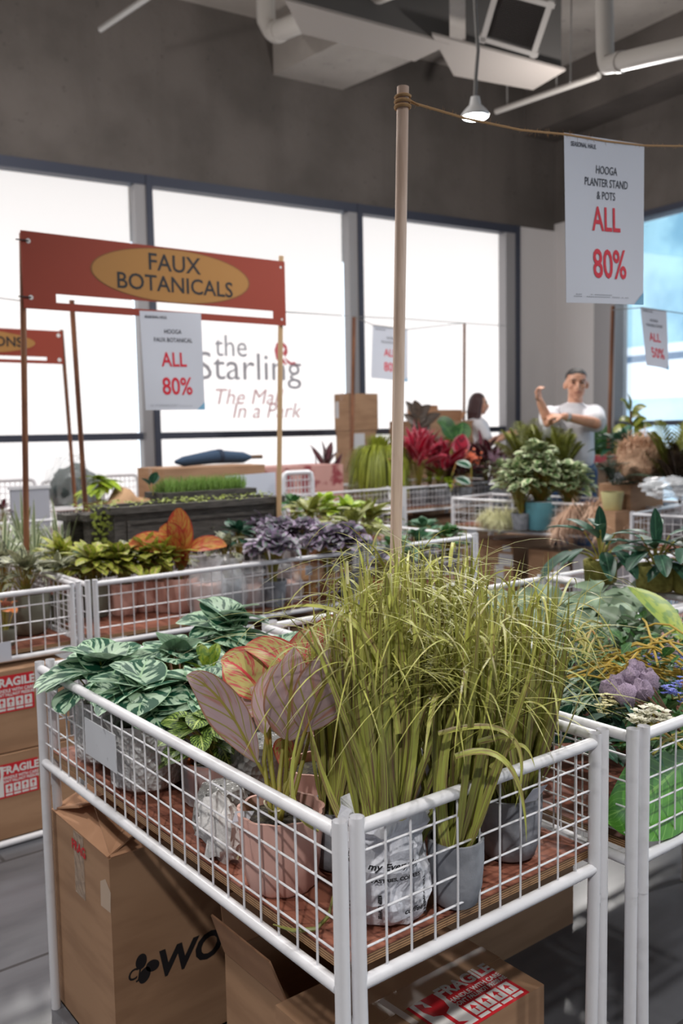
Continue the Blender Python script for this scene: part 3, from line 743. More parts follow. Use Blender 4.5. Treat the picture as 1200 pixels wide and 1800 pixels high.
def ground(px, py, zc, zb=BOARD):      # stand a plant on the board below the point seen at (px,py) at height zc
    q = atz(px, py, zc); return Vector((q.x, q.y, zb)), Vector((q.x, q.y, zc))

# ================================================================== FRONT TABLE: what stands on it
# ---- red spotted leaf plant in the pink pot
def stand(px, py, r, z=BOARD): q = atz(px, py, z); return Vector((q.x, q.y, z))+VIEW*r
B1 = stand(480, 1588, .052)+Vector((.016, .004, 0))
agl = potted('red_leaf_plant', 'artificial plant with big mauve and red spotted leaves in a pink pot', 'artificial plant', B1, ('rib', .068, .125, M_pink))
g0 = B1+Vector((0, 0, .11)); dep = (B1-CO).dot(CF)
hero = [  # base px, tip px, depth offsets, width, bulge(px x, px y, toward camera), material 0 red-top 1 underside
 ((452, 1340), (328, 1187), (.0, .03), .078, (0, -60, .0), 1, (-.6, .1)),
 ((470, 1235), (388, 1160), (.04, .08), .105, (-5, -32, .02), 0, (0, .8)),
 ((520, 1195), (428, 1138), (.08, .10), .075, (10, -32, .0), 0, (0, .7)),
 ((504, 1300), (517, 1138), (-.02, -.05), .082, (2, -4, -.03), 1, (0, .1)),
 ((536, 1285), (596, 1130), (-.07, -.09), .092, (6, -12, -.02), 1, (.35, .15)),
 ((466, 1290), (505, 1160), (-.01, .02), .066, (-22, -10, .01), 1, (-.8, .2)),
 ((498, 1290), (495, 1352), (.03, .04), .036, (4, -4, .02), 0, (0, .3)),
 ((470, 1255), (430, 1215), (.02, .05), .052, (-10, -10, .0), 1, (-.4, .3)),
 ((530, 1180), (548, 1100), (.10, .13), .070, (0, -4, .0), 0, (-.3, .4)),
 ((560, 1170), (584, 1080), (.12, .16), .066, (4, -6, .0), 0, (.2, .4)),
 ((590, 1170), (606, 1078), (.13, .14), .062, (4, 0, .0), 0, (.3, .3)),
]
lm = [MB(), MB()]; st = MB()
for (bx, by), (tx, ty), (d0, d1), wd, (ux, uy, ud), mi, (fx, fu) in hero:
    b = atd(bx, by, dep+d0); t = atd(tx, ty, dep+d1)
    bul = CX*(ux/FPX*dep)+CU*(-uy/FPX*dep)+CF*ud
    fc = (-CF*.9+CX*fx+Vector((0, 0, fu))).normalized() if mi == 1 else (-CF*.5+CX*fx+Vector((0, 0, 1))*(fu+.3)).normalized()
    lm[mi].leaf(b, t, wd, bul, fc, 'agl', .2 if mi else .3, 18, 6, .03)
    s0 = g0+Vector((random.uniform(-.018, .018), random.uniform(-.018, .018), 0))
    st.tube([s0, s0*.5+b*.5+(s0-g0)*.6, b*.85+s0*.15+CF*.004, b, b*.6+t*.4+bul*.5+CF*.002], .0035, 8, False, [.0042, .0036, .003, .0026, .0012])
lm[0].build('leaf_blades', L_agl, agl); lm[1].build('leaf_blades', L_aglb, agl); st.build('stem', M_stemg, agl)
tie = MB(); tie.tube([g0+Vector((math.cos(a)*.026, math.sin(a)*.026, .022+.004*math.sin(a*3))) for a in [k*.4 for k in range(17)]], .0016, 5, False); tie.build('wire_tie', plain('tie_white', S(214, 208, 180), .5), agl)
tg = MB(); a_ = atd(408, 1446, dep-.04); e1, e2 = (CX*.9+CF*.4).normalized(), (CU*.8+CF*.5).normalized()
tg.prism([a_, a_+e1*.028, a_+e1*.036+e2*.012, a_+e1*.004+e2*.016], (0, 0, .0012)); tg.build('price_tag', M_paper, agl, False)
# second and third red plants behind
def redplant(label, base, leaves, pr=.062, potmat=M_pink):
    o = potted('red_leaf_plant', label, 'artificial plant', base, ('rib', pr, .12, potmat)); g = base+Vector((0, 0, .11)); dp = (base-CO).dot(CF)
    mb, st = MB(), MB()
    for (bx, by), (tx, ty), wd, fx in leaves:
        b, t = atd(bx, by, dp-.01), atd(tx, ty, dp+random.uniform(-.05, .05))
        mb.leaf(b, t, wd, CX*(fx*.02)+Vector((0, 0, .012)), (-CF*.7+CX*fx+Vector((0, 0, .5))).normalized(), 'oval', .25, 10, 4, .012)
        st.tube([g, g*.5+b*.5, b], .0028, 6, False)
    mb.build('leaf_blades', L_agl, o); st.build('stem', M_stemg, o); return o
B2 = stand(562, 1478, .06)
redplant('artificial red spotted plant in a pink pot tucked behind the front mauve one', B2, [((610, 1200), (580, 1092), .072, -.2), ((625, 1190), (625, 1075), .07, .1), ((640, 1210), (655, 1120), .07, .4), ((600, 1230), (570, 1150), .07, -.5), ((650, 1230), (672, 1150), .06, .5), ((560, 1200), (527, 1120), .06, -.5)])
B3 = Vector((1.09, 1.42, BOARD))
redplant('artificial plant with bright red speckled leaves glimpsed through the tall grass', B3, [((680, 1150), (648, 1064), .072, -.5), ((700, 1150), (696, 1078), .06, .2), ((730, 1170), (752, 1090), .06, .5), ((690, 1180), (640, 1130), .07, -.7), ((745, 1180), (765, 1120), .06, .4)], .06)

# ---- tall grass
def grass_pot(label, base, potspec, n, lean, H, seed, wrapped=False):
    random.seed(seed); o = thing('potted_grass', label, 'artificial plant', base, 'tall artificial grasses on the front table')
    r, h = potspec[1], potspec[2]
    if wrapped:
        mb = MB()
        def wob(a, z): return .17*mnoise.noise(Vector((math.cos(a)*2.6, math.sin(a)*2.6, z*26)))+.05*mnoise.noise(Vector((math.cos(a)*9, math.sin(a)*9, z*80)))
        mb.lathe([(r*.5, .0), (r*.84, .004), (r*.98, h*.1), (r*1.04, h*.2), (r*1.08, h*.3), (r*1.08, h*.4), (r*1.1, h*.5), (r*1.06, h*.6), (r*1.02, h*.7), (r*1.1, h*.78), (r*.92, h*.86), (r*1.12, h*.98), (r*1.02, h*1.1), (r*.78, h*.95), (r*.5, h*.9), (r*.05, h*.88)], base, 52, wob)
        for k_, (vx, vy, vz) in enumerate(mb.v):
            jj = Vector((vx, vy, vz))*30; mb.v[k_] = (vx+.015*mnoise.noise(jj), vy+.015*mnoise.noise(jj+Vector((9, 0, 0))), vz+.016*mnoise.noise(jj+Vector((0, 7, 0)))*(1 if base.z+.02 < vz < base.z+h*.95 else .35 if vz > base.z+.02 else 0))
        q = mb.build('paper_wrapping', plain('crumpled_paper', S(216, 218, 226), .55, bump=(55, .5)), o, True)
        for p_ in q.data.polygons: p_.use_smooth = False
    else: pot(o, *potspec[:1], base, *potspec[1:])
    top = base+Vector((0, 0, h*.82)); mb = MB(); fine = MB()
    for i in range(n):
        a = random.uniform(0, 2*math.pi); q = math.sqrt(random.random())*r*.62
        b = top+Vector((math.cos(a)*q, math.sin(a)*q, 0))
        kind = random.random(); l = H*random.uniform(.78, 1.1)
        az = a+random.gauss(0, .7); sp = abs(random.gauss(0, .13))+q*1.2
        d = Vector((math.cos(az)*sp+lean[0], math.sin(az)*sp+lean[1], 1)).normalized()
        rv = Vector((math.cos(a)+random.gauss(0, .45), math.sin(a)+random.gauss(0, .45), 0)); fc = (rv-d*rv.dot(d)).normalized()
        if kind < .66:           # upright blade
            mb.leaf(b, b+d*l, random.uniform(.010, .0205), Vector((d.x, d.y, 0))*-.04*l+Vector((random.gauss(0, .03), random.gauss(0, .03), .01)), fc, 'blade', .3, 12, 2, twist=random.uniform(-.7, .7))
        elif kind < .86:         # blade with its upper half arching over
            m_ = b+d*l*random.uniform(.68, .9)
            mb.leaf(b, m_, random.uniform(.007, .012), (0, 0, .01), fc, 'strap', .35, 10, 2, twist=random.uniform(-.8, .8))
            hd = Vector((math.cos(az), math.sin(az), 0)); tl = l*random.uniform(.14, .42)
            t_ = m_+hd*tl*random.uniform(.6, 1)+Vector((0, 0, -tl*random.uniform(-.1, .7)))
            mb.leaf(m_-d*.006, t_, random.uniform(.005, .009), d*tl*.5, Vector((0, 0, 1)), 'blade', .3, 12, 2, twist=random.uniform(-.6, .6))
        else: pass
        if kind > .45:           # fine filaments at the top
            m_ = b+d*l*random.uniform(.6, .95)
            for k in range(1 if kind < .8 else 3):
                az2 = random.uniform(0, 6.28); tl = random.uniform(.08, .26)
                t_ = m_+Vector((math.cos(az2), math.sin(az2), 0))*tl+Vector((0, 0, random.uniform(-.08, .05)))
                fine.leaf(m_, t_, random.uniform(.002, .0046), d*tl*random.uniform(.15, .45), Vector((0, 0, 1)), 'blade', .1, 9, 1)
    mb.build('grass_blades', L_grass, o); fine.build('grass_filaments', L_grass, o)
    return o
BW = Vector((.846, 1.0, BOARD))
gw = grass_pot('tall olive grass in a pot wrapped in crumpled white printed paper', BW, ('wrap', .056, .155, None), 105, (.03, .05), .385, 3, True)
def wraptext(name, items, mat, parent, base, r):
    mb = MB(); a0 = math.atan2(-VIEW.y, -VIEW.x)
    for t, ang, z, sz, sh, vert in items:
        vs, fs = textmb(t, sz, .0004, sh); b = len(mb.v)
        for vx, vy in vs:
            if vert: vx, vy = vy, -vx
            a = a0+ang+vx/r; zz = z+vy
            q = r*(1.05+.10*mnoise.noise(Vector((math.cos(a)*2.6, math.sin(a)*2.6, zz*26))))+.0085
            mb.vert(base+Vector((math.cos(a)*q, math.sin(a)*q, zz)))
        for f in fs: mb.face(*[b+i for i in f])
    return mb.build(name, mat, parent, False)
wraptext('lettering', [('PASTRIES, COFFEES', .25, .085, .0075, 0, False), ('my Everyday', .2, .105, .013, .35, False), ('TES, COFFEES, MEALS', -.62, .07, .009, 0, True), ('THE MOMENT', .95, .05, .009, 0, True), ('BREAKFAST', -.85, .04, .009, 0, True), ('KEEP COFFEE', -.15, .045, .006, 0, True), ('KEEP CALM', -.9, .1, .008, 0, True), ('coffee', .62, .035, .011, .35, False)], M_ink, gw, BW, .056)
grass_pot('tall olive grass in a small grey concrete pot beside the printed paper', stand(808, 1612, .043), ('round', .043, .105, M_conc), 110, (.07, .0), .375, 11)
gc = grass_pot('tall olive grass in a grey concrete pot nearest the right table corner', stand(905, 1528, .055), ('round', .056, .11, M_conc), 120, (.05, .0), .39, 23)
grass_pot('tall olive grass in a grey pot half hidden by the front corner post', stand(594, 1545, .05), ('round', .05, .105, M_conc), 60, (.09, -.02), .37, 31)
grass_pot('tall olive grass at the back of the front table behind the other grasses', Vector((1.06, 1.22, BOARD)), ('round', .052, .105, M_conc), 110, (.02, .02), .42, 41)
grass_pot('tall olive grass clump against the rear right rail of the front table', Vector((1.19, 1.22, BOARD)), ('round', .05, .105, M_conc), 100, (.02, .02), .42, 47)
tq = atd(918, 1412, 1.47); tm = MB(); e1, e2 = (CX*.8+CF*.5).normalized(), (CU*.8+CX*.5-CF*.2).normalized(); tm.prism([tq, tq+e1*.03, tq+e1*.03+e2*.034, tq+e2*.03], -CF*.001); tm.build('price_tag', M_paper, gc, False)
random.seed(5)
lb = MB()
for (bx, by), (tx, ty), dd, bul, wd in [((800, 1330), (925, 1480), 1.27, (30, -60), .010), ((700, 1290), (460, 1080), 1.3, (40, -90), .011), ((770, 1290), (905, 1420), 1.3, (60, -60), .009), ((840, 1305), (900, 1300), 1.3, (20, -8), .010), ((560, 1460), (545, 1225), 1.33, (-40, 40), .008), ((862, 1350), (940, 1350), 1.35, (10, -40), .008), ((690, 1500), (800, 1195), 1.37, (-10, 20), .015), ((720, 1490), (905, 1180), 1.38, (-20, 30), .016), ((735, 1480), (870, 1230), 1.37, (-10, 10), .017), ((700, 1490), (830, 1130), 1.40, (10, 10), .014), ((660, 1490), (700, 1110), 1.37, (-12, 0), .017), ((645, 1490), (625, 1140), 1.38, (-10, 0), .015), ((670, 1480), (655, 1080), 1.40, (6, 0), .015), ((800, 1480), (950, 1190), 1.40, (-16, 20), .015), ((900, 1480), (985, 1200), 1.54, (-16, 20), .014), ((620, 1480), (540, 1255), 1.40, (-6, 14), .012), ((690, 1330), (752, 1345), 1.38, (10, -36), .012), ((760, 1250), (880, 1300), 1.40, (10, -40), .010), ((620, 1260), (690, 1210), 1.40, (0, -30), .010), ((905, 1420), (880, 1010), 1.54, (10, 0), .013), ((940, 1180), (935, 1010), 1.54, (10, 0), .010), ((820, 1120), (925, 1005), 1.49, (-20, -40), .006), ((760, 1150), (745, 1020), 1.44, (0, 0), .009)]:
    b, t = atd(bx, by, dd), atd(tx, ty, dd-.02); lb.leaf(b, t, wd, CX*(bul[0]/FPX*dd*2)-CU*(bul[1]/FPX*dd*2), (-CF+Vector((0, 0, 1))).normalized(), 'blade', .3, 14, 2)
lb.build('grass_blades', L_grass, gw)
fb = MB(); z_ = BOARD+.004
pts = [atz(x, y, z_+dz) for x, y, dz in ((480, 1625, .002), (515, 1636, .0), (555, 1633, .002), (578, 1610, .012), (585, 1575, .03))]
fb.tube(pts, .003, 6, True, [.001, .003, .0035, .003, .0014]); tag(fb.build('fallen_grass', L_grass, loc=pts[1]), 'loose grass blade lying on the plywood by the corner post', 'grass blade')

# ---- variegated heart-leaf plants in wrapped pots, along the left side
def heartplant(label, base, c, Rr, H, n, seed, potr=.05, wrap=M_bubble, L=.10, potmat=None):
    random.seed(seed); o = potted('variegated_plant', label, 'artificial plant', base, ('taper', potr*1.15, .13, potmat or plain('white_ceramic', S(206, 206, 204), .5), True, wrap), 'variegated heart-leaf plants')
    mb, st = MB(), MB(); dome(mb, c, Rr, H, n, L, L*.98, 'heart', .14, (-5, 80), .35, .5, 9, 6, lobe=.14, stems=st, root=base+Vector((0, 0, .09)))
    mb.build('foliage', L_mon, o); st.build('stem', M_stemg, o); return o
heartplant('variegated heart-leaf plant in bubble wrap at the far left corner of the front table', Vector((.80, 1.90, BOARD)), Vector((.80, 1.90, .80)), .12, .07, 24, 1)
heartplant('variegated heart-leaf plant in bubble wrap behind the white price plate', Vector((.80, 1.70, BOARD)), Vector((.80, 1.72, .78)), .10, .075, 20, 2, .055)
heartplant('variegated heart-leaf plant second from the far left corner, standing inside the basket', Vector((.96, 1.86, BOARD)), Vector((.96, 1.86, .80)), .11, .08, 20, 3)
heartplant('taller variegated heart-leaf plant at the back rail left of the red plant', Vector((1.13, 1.93, BOARD)), Vector((1.13, 1.93, .82)), .10, .10, 20, 4)
heartplant('low variegated heart-leaf plant just left of the drooping mauve leaf', Vector((.93, 1.66, BOARD)), Vector((.93, 1.66, .77)), .10, .07, 18, 6)
heartplant('variegated heart-leaf plant at the rear rail beside the white tubes', Vector((1.14, 1.72, BOARD)), Vector((1.14, 1.72, .79)), .09, .08, 14, 8)
random.seed(12)
q = Vector((.86, 1.53, BOARD)); beg = potted('veined_leaf_plant', 'bright green plant with dark veined leaves in a wrapped orange pot', 'artificial plant', q, ('round', .052, .085, M_terra, True, M_film))
mb, st = MB(), MB(); c_ = Vector((.845, 1.545, .745)); dome(mb, c_, .085, .07, 34, .052, .046, 'heart', .1, (-35, 75), .5, .5, 7, 4, lobe=.14, stems=st, root=q+Vector((0, 0, .09)))
mb.build('foliage', L_beg, beg); st.build('stem', M_stemg, beg)
def sprig(label, name, p, mat, n, L, Wd, shape='oval', cat='artificial plant', h=.1):
    o = thing(name, label, cat, p); mb, st = MB(), MB()
    for i in range(n):
        d = dirv(i*2.4+random.random(), R(random.uniform(35, 75))); b = p+Vector((0, 0, h*.6))+d*.02
        mb.leaf(b, b+d*L, Wd, Vector((0, 0, L*.15)), Vector((-d.x, -d.y, 1)), shape, .2, 8, 4)
    st.tube([p, p+Vector((.003, 0, h*.4)), p+Vector((0, .002, h*.7))], .003, 6); mb.build('foliage', mat, o); st.build('stem', M_stemg, o); return o
sprig('small yellow-green leaf shoot rising among the variegated plants', 'leaf_shoot', Vector((.99, 1.77, .75)), L_yell, 4, .06, .034, h=.09)
for lb_, x, y, r, h in (('grey bubble-wrapped pot standing behind the veined leaf plant', .93, 1.47, .062, .13), ('small clear bubble-wrapped pot left of the pink ribbed pot', .80, 1.40, .05, .09), ('bubble-wrapped pot beside the pink pots in the table middle', 1.03, 1.55, .06, .13)):
    o = thing('wrapped_pot', lb_, 'wrapped pot', (x, y, BOARD)); mb = MB()
    mb.lathe([(r*.3, .0), (r*.9, .004), (r*1.05, h*.3), (r*1.0, h*.7), (r*.8, h*.95), (r*.4, h*1.0), (r*.05, h*.97)], (x, y, BOARD), 40, lambda a, z, x=x: .16*mnoise.noise(Vector((math.cos(a)*2+x*9, math.sin(a)*2, z*20))))
    mb.build('bubble_wrapping', M_thickwrap, o); MB().lathe([(r*.1, .002), (r*.7, .004), (r*.8, h*.85), (r*.1, h*.86)], (x, y, BOARD), 20).build('pot', M_conc, o)
o = thing('crumpled_bag', 'crumpled white paper bag with yellow print beside the pink pot', 'paper bag', (.745, 1.315, BOARD)); mb = MB(); mb.blob((.747, 1.315, BOARD+.052), .03, .055, .052, 26, 16, .24, 2.4, 2)
q = mb.build('bag_body', plain('bag_paper', S(214, 212, 210), .6, noise=(14, S(196, 192, 140), .62, .68), bump=(50, .5)), o, True); tag(q, None, None)
for lb_, px, py, zc, mt, L in (('dark green broad leaf plant at the back rail behind the red leaves', 560, 1072, .86, L_dark, .11), ('pale and dark broad leaf plant at the rear corner beside the pole', 640, 1066, .87, L_dark, .12)):
    q = Vector((1.19, 1.90 if px < 600 else 1.62, BOARD)); o = potted('broad_leaf_plant', lb_, 'artificial plant', q, ('taper', .045, .1, M_conc)); mb, st = MB(), MB()
    dome(mb, q+Vector((0, 0, .14)), .06, .07, 9, L, L*.5, 'oval', .15, (10, 70), .0, .5, 8, 4, stems=st, root=q+Vector((0, 0, .09))); mb.build('foliage', mt, o); st.build('stem', M_stemg, o)

# ---- timber pole with jute line and the big hanging sign
PB = Vector((1.292, 1.452, 0)); top = aty(708, 153, 1.452); base_ = aty(694, 1060, 1.452)
d_ = (top-base_).normalized(); foot = base_-d_*(base_.z/d_.z); PT = top
pole = thing('timber_pole', 'tall bare timber pole between the tables with jute tied at its top', 'pole', foot)
MB().tube([foot, top], .0123, 20).build('pole_shaft', M_pole, pole)
mb = MB(); 
for k in range(5):
    zc = top-d_*(.022+k*.0052)
    mb.tube([zc+Vector((math.cos(a)*.0152, math.sin(a)*.0152, .0035*a/6.3*(-1 if k % 2 else 1))) for a in [j*.35 for j in range(19)]], .0032, 5, False)
mb.build('jute_binding', M_jute, pole)
def line(name, label, pts, r=.0028, fuzz=0, mat=None, cat='rope'):
    o = thing(name, label, cat, pts[0]); MB().tube(pts, r, 6).build('cord', mat or M_jute, o)
    if fuzz:
        mb = MB()
        for k in range(fuzz):
            t = random.random()*(len(pts)-1); i = min(int(t), len(pts)-2); p = Vector(pts[i]).lerp(Vector(pts[i+1]), t-i)
            d = Vector((random.gauss(0, 1), random.gauss(0, 1), random.gauss(0, 1))).normalized(); l = random.uniform(.004, .016)
            mb.leaf(p, p+d*l, .0008, (random.gauss(0, .003), 0, random.gauss(0, .003)), (0, 0, 1), 'strap', 0, 2, 1)
        mb.build('loose_fibre', M_jute, o)
    return o
rt = top-d_*.026
s_l, s_r = aty(991, 233, 1.452), aty(1132, 254, 1.452)
rp = [rt, rt.lerp(s_l, .35)-up*.012, rt.lerp(s_l, .7)-up*.014, s_l-up*.004, s_l.lerp(s_r, .5)-up*.006, s_r-up*.003, s_r+(s_r-s_l)*.9-up*.0+Vector((0, 0, .02)), s_r+(s_r-s_l)*3+Vector((0, 0, .08))]
line('jute_line', 'fuzzy jute line running from the timber pole through the big hanging sign', rp, .0026, 420)
mb = MB(); mb.tube([rt+SIDE*.012, rt+SIDE*.022-up*.006, rt+SIDE*.034-up*.012], .0028, 5); mb.build('jute_end', M_jute, pole)
def price_sign(label, tl, trr, bl, brr, l1, l2, off, small='SEASONAL HAUL', rich=True, foot=True, lines=None):
    o = thing('price_sign', label, 'sign', tl, 'hanging seasonal price signs'); tl, trr, bl, brr = map(Vector, (tl, trr, bl, brr))
    n = 10; mb = MB(); gr = []
    nn = (trr-tl).cross(bl-tl).normalized()
    if nn.dot(CF) < 0: nn = -nn           # away from the camera
    def P(u, v): 
        p = tl*(1-u)*(1-v)+trr*u*(1-v)+bl*(1-u)*v+brr*u*v
        return p+nn*(.006*math.sin(math.pi*u)*math.sin(math.pi*v*1.3)*(1 if rich else 2))
    for sgn in (0, 1):
        for i in range(n+1): gr.append([mb.vert(P(j/n, i/n)+nn*(.0008*sgn)) for j in range(n+1)])
    for s_ in (0, 1):
        for i in range(n):
            for j in range(n):
                q = gr[s_*(n+1)+i]; q2 = gr[s_*(n+1)+i+1]; mb.face(q[j], q[j+1], q2[j+1], q2[j])
    mb.build('paper_sheet', M_paper, o)
    wd, ht = (trr-tl).length, (bl-tl).length
    def put(nm, items, mat):
        mb = MB()
        for t, u, v, sz, bold, al in items:
            vs, fs = textmb(t, sz*ht, bold*ht, 0, al, 1.0, .86); b = len(mb.v)
            for vx, vy in vs: mb.vert(P(u+vx/wd, v-vy/ht)-nn*.0012)
            for f in fs: mb.face(*[b+i for i in f])
        return mb.build(nm, mat, o, False)
    put('heading', [(small, .075, .058, .038, .0006, 'LEFT')], M_navyink)
    put('product_name', [(t, .52, .19+.076*k if len(off) > 2 else .2+.085*k, .068 if len(off) > 2 else .062, .0005, 'CENTER') for k, t in enumerate(off)], M_navyink)
    put('offer_lettering', [(l1, .52, .49, .205, .0034, 'CENTER')], M_signred); put('offer_lettering', [(l2, .545, .765, .248, .004, 'CENTER')], M_signred)
    mb = MB()
    a, b, c = mb.vert(P(.86, 1)-nn*.0012), mb.vert(P(1, 1)-nn*.0012), mb.vert(P(1, .92)-nn*.0012); mb.face(a, b, c); mb.build('corner_flash', plain('flash_blue', S(120, 172, 205), .6), o, False)
    if foot:
        mb = MB()
        for k, u1 in ((0, .48), (1, .70)):
            for s_ in range(int(u1*40)):
                u = .085+s_/40; v = .945+k*.013
                if random.random() < .8:
                    ids = [mb.vert(P(uu, vv)-nn*.0012) for uu, vv in ((u, v), (u+.018, v), (u+.018, v+.004), (u, v+.004))]; mb.face(*ids)
        mb.build('small_print', plain('print_grey', S(150, 152, 160), .7), o, False)
    return o
price_sign('large white sign reading ALL 80% for planter stands and pots, hung from jute', s_l, s_r, aty(995, 532, 1.452), aty(1130, 536, 1.452), 'ALL', '80%', ['HOOGA', 'PLANTER STAND', '& POTS'])

# ================================================================== BOXES UNDER THE TABLES
def carton(label, x0, y0, z0, sx, sy, sz, rot=0.0, tape=True, name='cardboard_box', mat=None, group=None):
    o = thing(name, label, 'box', (x0, y0, z0), group); mb = MB(); mb.box((x0, y0, z0), (x0+sx, y0+sy, z0+sz))
    mb.build('box_body', mat or M_card, o, False)
    if tape:
        t = MB(); e = .0012
        if sx >= sy: t.box((x0-e, y0+sy/2-.025, z0+sz), (x0+sx+e, y0+sy/2+.025, z0+sz+e)); t.box((x0-e, y0+sy/2-.025, z0+sz-.07), (x0, y0+sy/2+.025, z0+sz)); t.box((x0+sx, y0+sy/2-.025, z0+sz-.07), (x0+sx+e, y0+sy/2+.025, z0+sz))
        else: t.box((x0+sx/2-.025, y0-e, z0+sz), (x0+sx/2+.025, y0+sy+e, z0+sz+e)); t.box((x0+sx/2-.025, y0-e, z0+sz-.07), (x0+sx/2+.025, y0, z0+sz))
        t.build('tape', M_tape, o, False)
    o.rotation_euler[2] = rot
    return o
def flap(mb, a, b, out, l, th=.004):
    """flap hinged on a-b, reaching out (unit vector) by l"""
    a, b, out = Vector(a), Vector(b), Vector(out).normalized(); n = (b-a).cross(out).normalized()*th; d = (b-a).normalized()*.004
    mb.prism([a+d, b-d, b-d*3+out*l, a+d*3+out*l], n)
def open_box(label, x0, y0, z0, sx, sy, sz, flaps, name='cardboard_box'):
    o = thing(name, label, 'box', (x0, y0, z0)); t = .005; mb = MB()
    mb.box((x0, y0, z0), (x0+sx, y0+t, z0+sz)); mb.box((x0, y0+sy-t, z0), (x0+sx, y0+sy, z0+sz)); mb.box((x0, y0+t, z0), (x0+t, y0+sy-t, z0+sz)); mb.box((x0+sx-t, y0+t, z0), (x0+sx, y0+sy-t, z0+sz)); mb.box((x0, y0, z0), (x0+sx, y0+sy, z0+t))
    mb.build('box_body', M_card, o, False)
    z = z0+sz; E = {'W': ((x0, y0+sy, z), (x0, y0, z)), 'E': ((x0+sx, y0, z), (x0+sx, y0+sy, z)), 'S': ((x0, y0, z), (x0+sx, y0, z)), 'N': ((x0+sx, y0+sy, z), (x0, y0+sy, z))}
    for k, out, l in flaps:
        fm = MB(); flap(fm, *E[k], out, l); fm.build('flap', M_cardin, o, False)
    return o
cj = open_box('tall brown carton with black petal logo and WOW lettering under the front table', .722, 1.735, 0, .52, .325, .475, [('W', (.9, 0, .42), .10), ('S', (.1, .85, .40), .17), ('N', (0, -.9, .30), .15), ('E', (-.8, 0, .5), .14)])
F0 = Vector((.722, 1.735, 0)); FX, FZ = Vector((1, 0, 0)), Vector((0, 0, 1))
def on_cj(px, py): d = ray(px, py); q = CO+d*((1.735-CO.y)/d.y); return (q.x-.722, q.z)
a_ = on_cj(252, 1702); k_ = .0014
shapes_on('petal_logo', [ell(on_cj(248, 1690)[0], on_cj(248, 1690)[1], .013, .017, 24, -.2), ell(on_cj(268, 1697)[0], on_cj(268, 1697)[1], .016, .013, 24, -.2), ell(on_cj(254, 1714)[0], on_cj(254, 1714)[1], .013, .018, 24, -.5)], M_ink, cj, F0, FX, FZ)
q1, q2 = on_cj(235, 1713), on_cj(365, 1663)
text_on('lettering', [('CJ', q1[0], q1[1]-.001, .034, .0006, .2, 'CENTER', .95), ('WOW', q2[0]-.003, q2[1]-.001, .082, .0030, .22, 'CENTER', 1.05), ('SHOP', on_cj(478, 1632)[0]+.05, on_cj(478, 1632)[1], .066, -.0004, .2, 'CENTER', 1.05)], M_ink, cj, F0, FX, FZ)
fo = F0+Vector((0, 0, .475)); fe1, fe2 = FX, Vector((.1, .85, .40)).normalized(); fe2 = (fe2-fe1*fe2.dot(fe1)).normalized()
shapes_on('recycling_mark', [rect(.06, .04, .063, .125), rect(.142, .04, .145, .125), rect(.06, .04, .145, .043), rect(.06, .122, .145, .125), [(.08, .088), (.1, .113), (.11, .107), (.093, .082)], [(.105, .113), (.128, .092), (.116, .086), (.1, .1)], [(.083, .08), (.125, .08), (.12, .069), (.086, .069)]], M_ink, cj, fo, fe1, fe2, .0055)
mb = MB(); mb.box((.7205, 1.87, .33), (.7225, 1.925, .474)); mb.build('tape', clearwrap('torn_tape', S(196, 176, 156), .55, 60, .6), cj, False)
shapes_on('torn_label', [[(0, 0), (.05, .004), (.055, .05), (.03, .07), (.002, .055)]], plain('torn_paper', S(190, 168, 148), .7), cj, Vector((.7218, 1.785, .355)), Vector((0, -1, 0)), FZ, .0008)
text_on('tape_lettering', [('FRAG', .0, .0, .032, .001)], M_red, cj, Vector((.7205, 1.895, .44)), Vector((0, -1, 0)), Vector((0, 0, 1)), .0009)
oc = open_box('open brown carton with raised flaps in front of the tall lettered carton', .885, 1.318, 0, .33, .235, .30, [('W', (-.30, .15, 1), .09), ('N', (.0, .35, 1), .10), ('E', (.8, 0, .5), .10)])
fr = carton('brown box with a big red FRAGILE sticker on its top under the front table', .84, 1.035, 0, .415, .265, .33)
def fragile(parent, o, ex, ey, s, dim=1.0):
    """red FRAGILE sticker, 1.62 wide by 1 high times s; o is its lower left corner"""
    shapes_on('sticker', [rect(0, 0, 1.62*s, s)], M_red, parent, o, ex, ey, .0008)
    g = [rect(.05*s, .05*s, .60*s, .95*s)]
    shapes_on('sticker_panel', g, M_whiteink, parent, o, ex, ey, .0011)
    shapes_on('sticker_glass', [[(.13*s, .86*s), (.24*s, .80*s), (.21*s, .72*s), (.30*s, .66*s), (.27*s, .88*s), (.52*s, .88*s), (.53*s, .66*s), (.48*s, .50*s), (.36*s, .44*s), (.36*s, .20*s), (.48*s, .12*s), (.17*s, .12*s), (.29*s, .20*s), (.29*s, .44*s), (.17*s, .50*s), (.12*s, .66*s)]], M_red, parent, o, ex, ey, .0014)
    text_on('sticker_lettering', [('FRAGILE', 1.1*s, .80*s, .31*s, .012*s, 0, 'CENTER', .95), ('HANDLE WITH CARE', 1.1*s, .585*s, .125*s, .004*s, 0, 'CENTER', .88), ("DON'T FALL/NOT PRESSURE", 1.1*s, .475*s, .115*s, .004*s, 0, 'CENTER', .74)], M_whiteink, parent, o, ex, ey, .0012)
    ic = []
    for k in range(4): x = (.65+k*.235)*s; ic.append(rect(x, .14*s, x+.2*s, .39*s)); ic.append(rect(x, .05*s, x+.2*s, .11*s))
    shapes_on('sticker_icons', ic, M_whiteink, parent, o, ex, ey, .0012)
    im = []
    for k in range(4):
        x = (.75+k*.235)*s; im += [[(x-.06*s, .27*s), (x, .36*s), (x+.06*s, .27*s)], rect(x-.012*s, .17*s, x+.012*s, .27*s)]
    shapes_on('sticker_pictograms', im, M_red, parent, o, ex, ey, .0014)
za = .33
c_ll, c_lr, c_ul = atz(705, 1768, za), atz(805, 1845, za), atz(842, 1692, za)
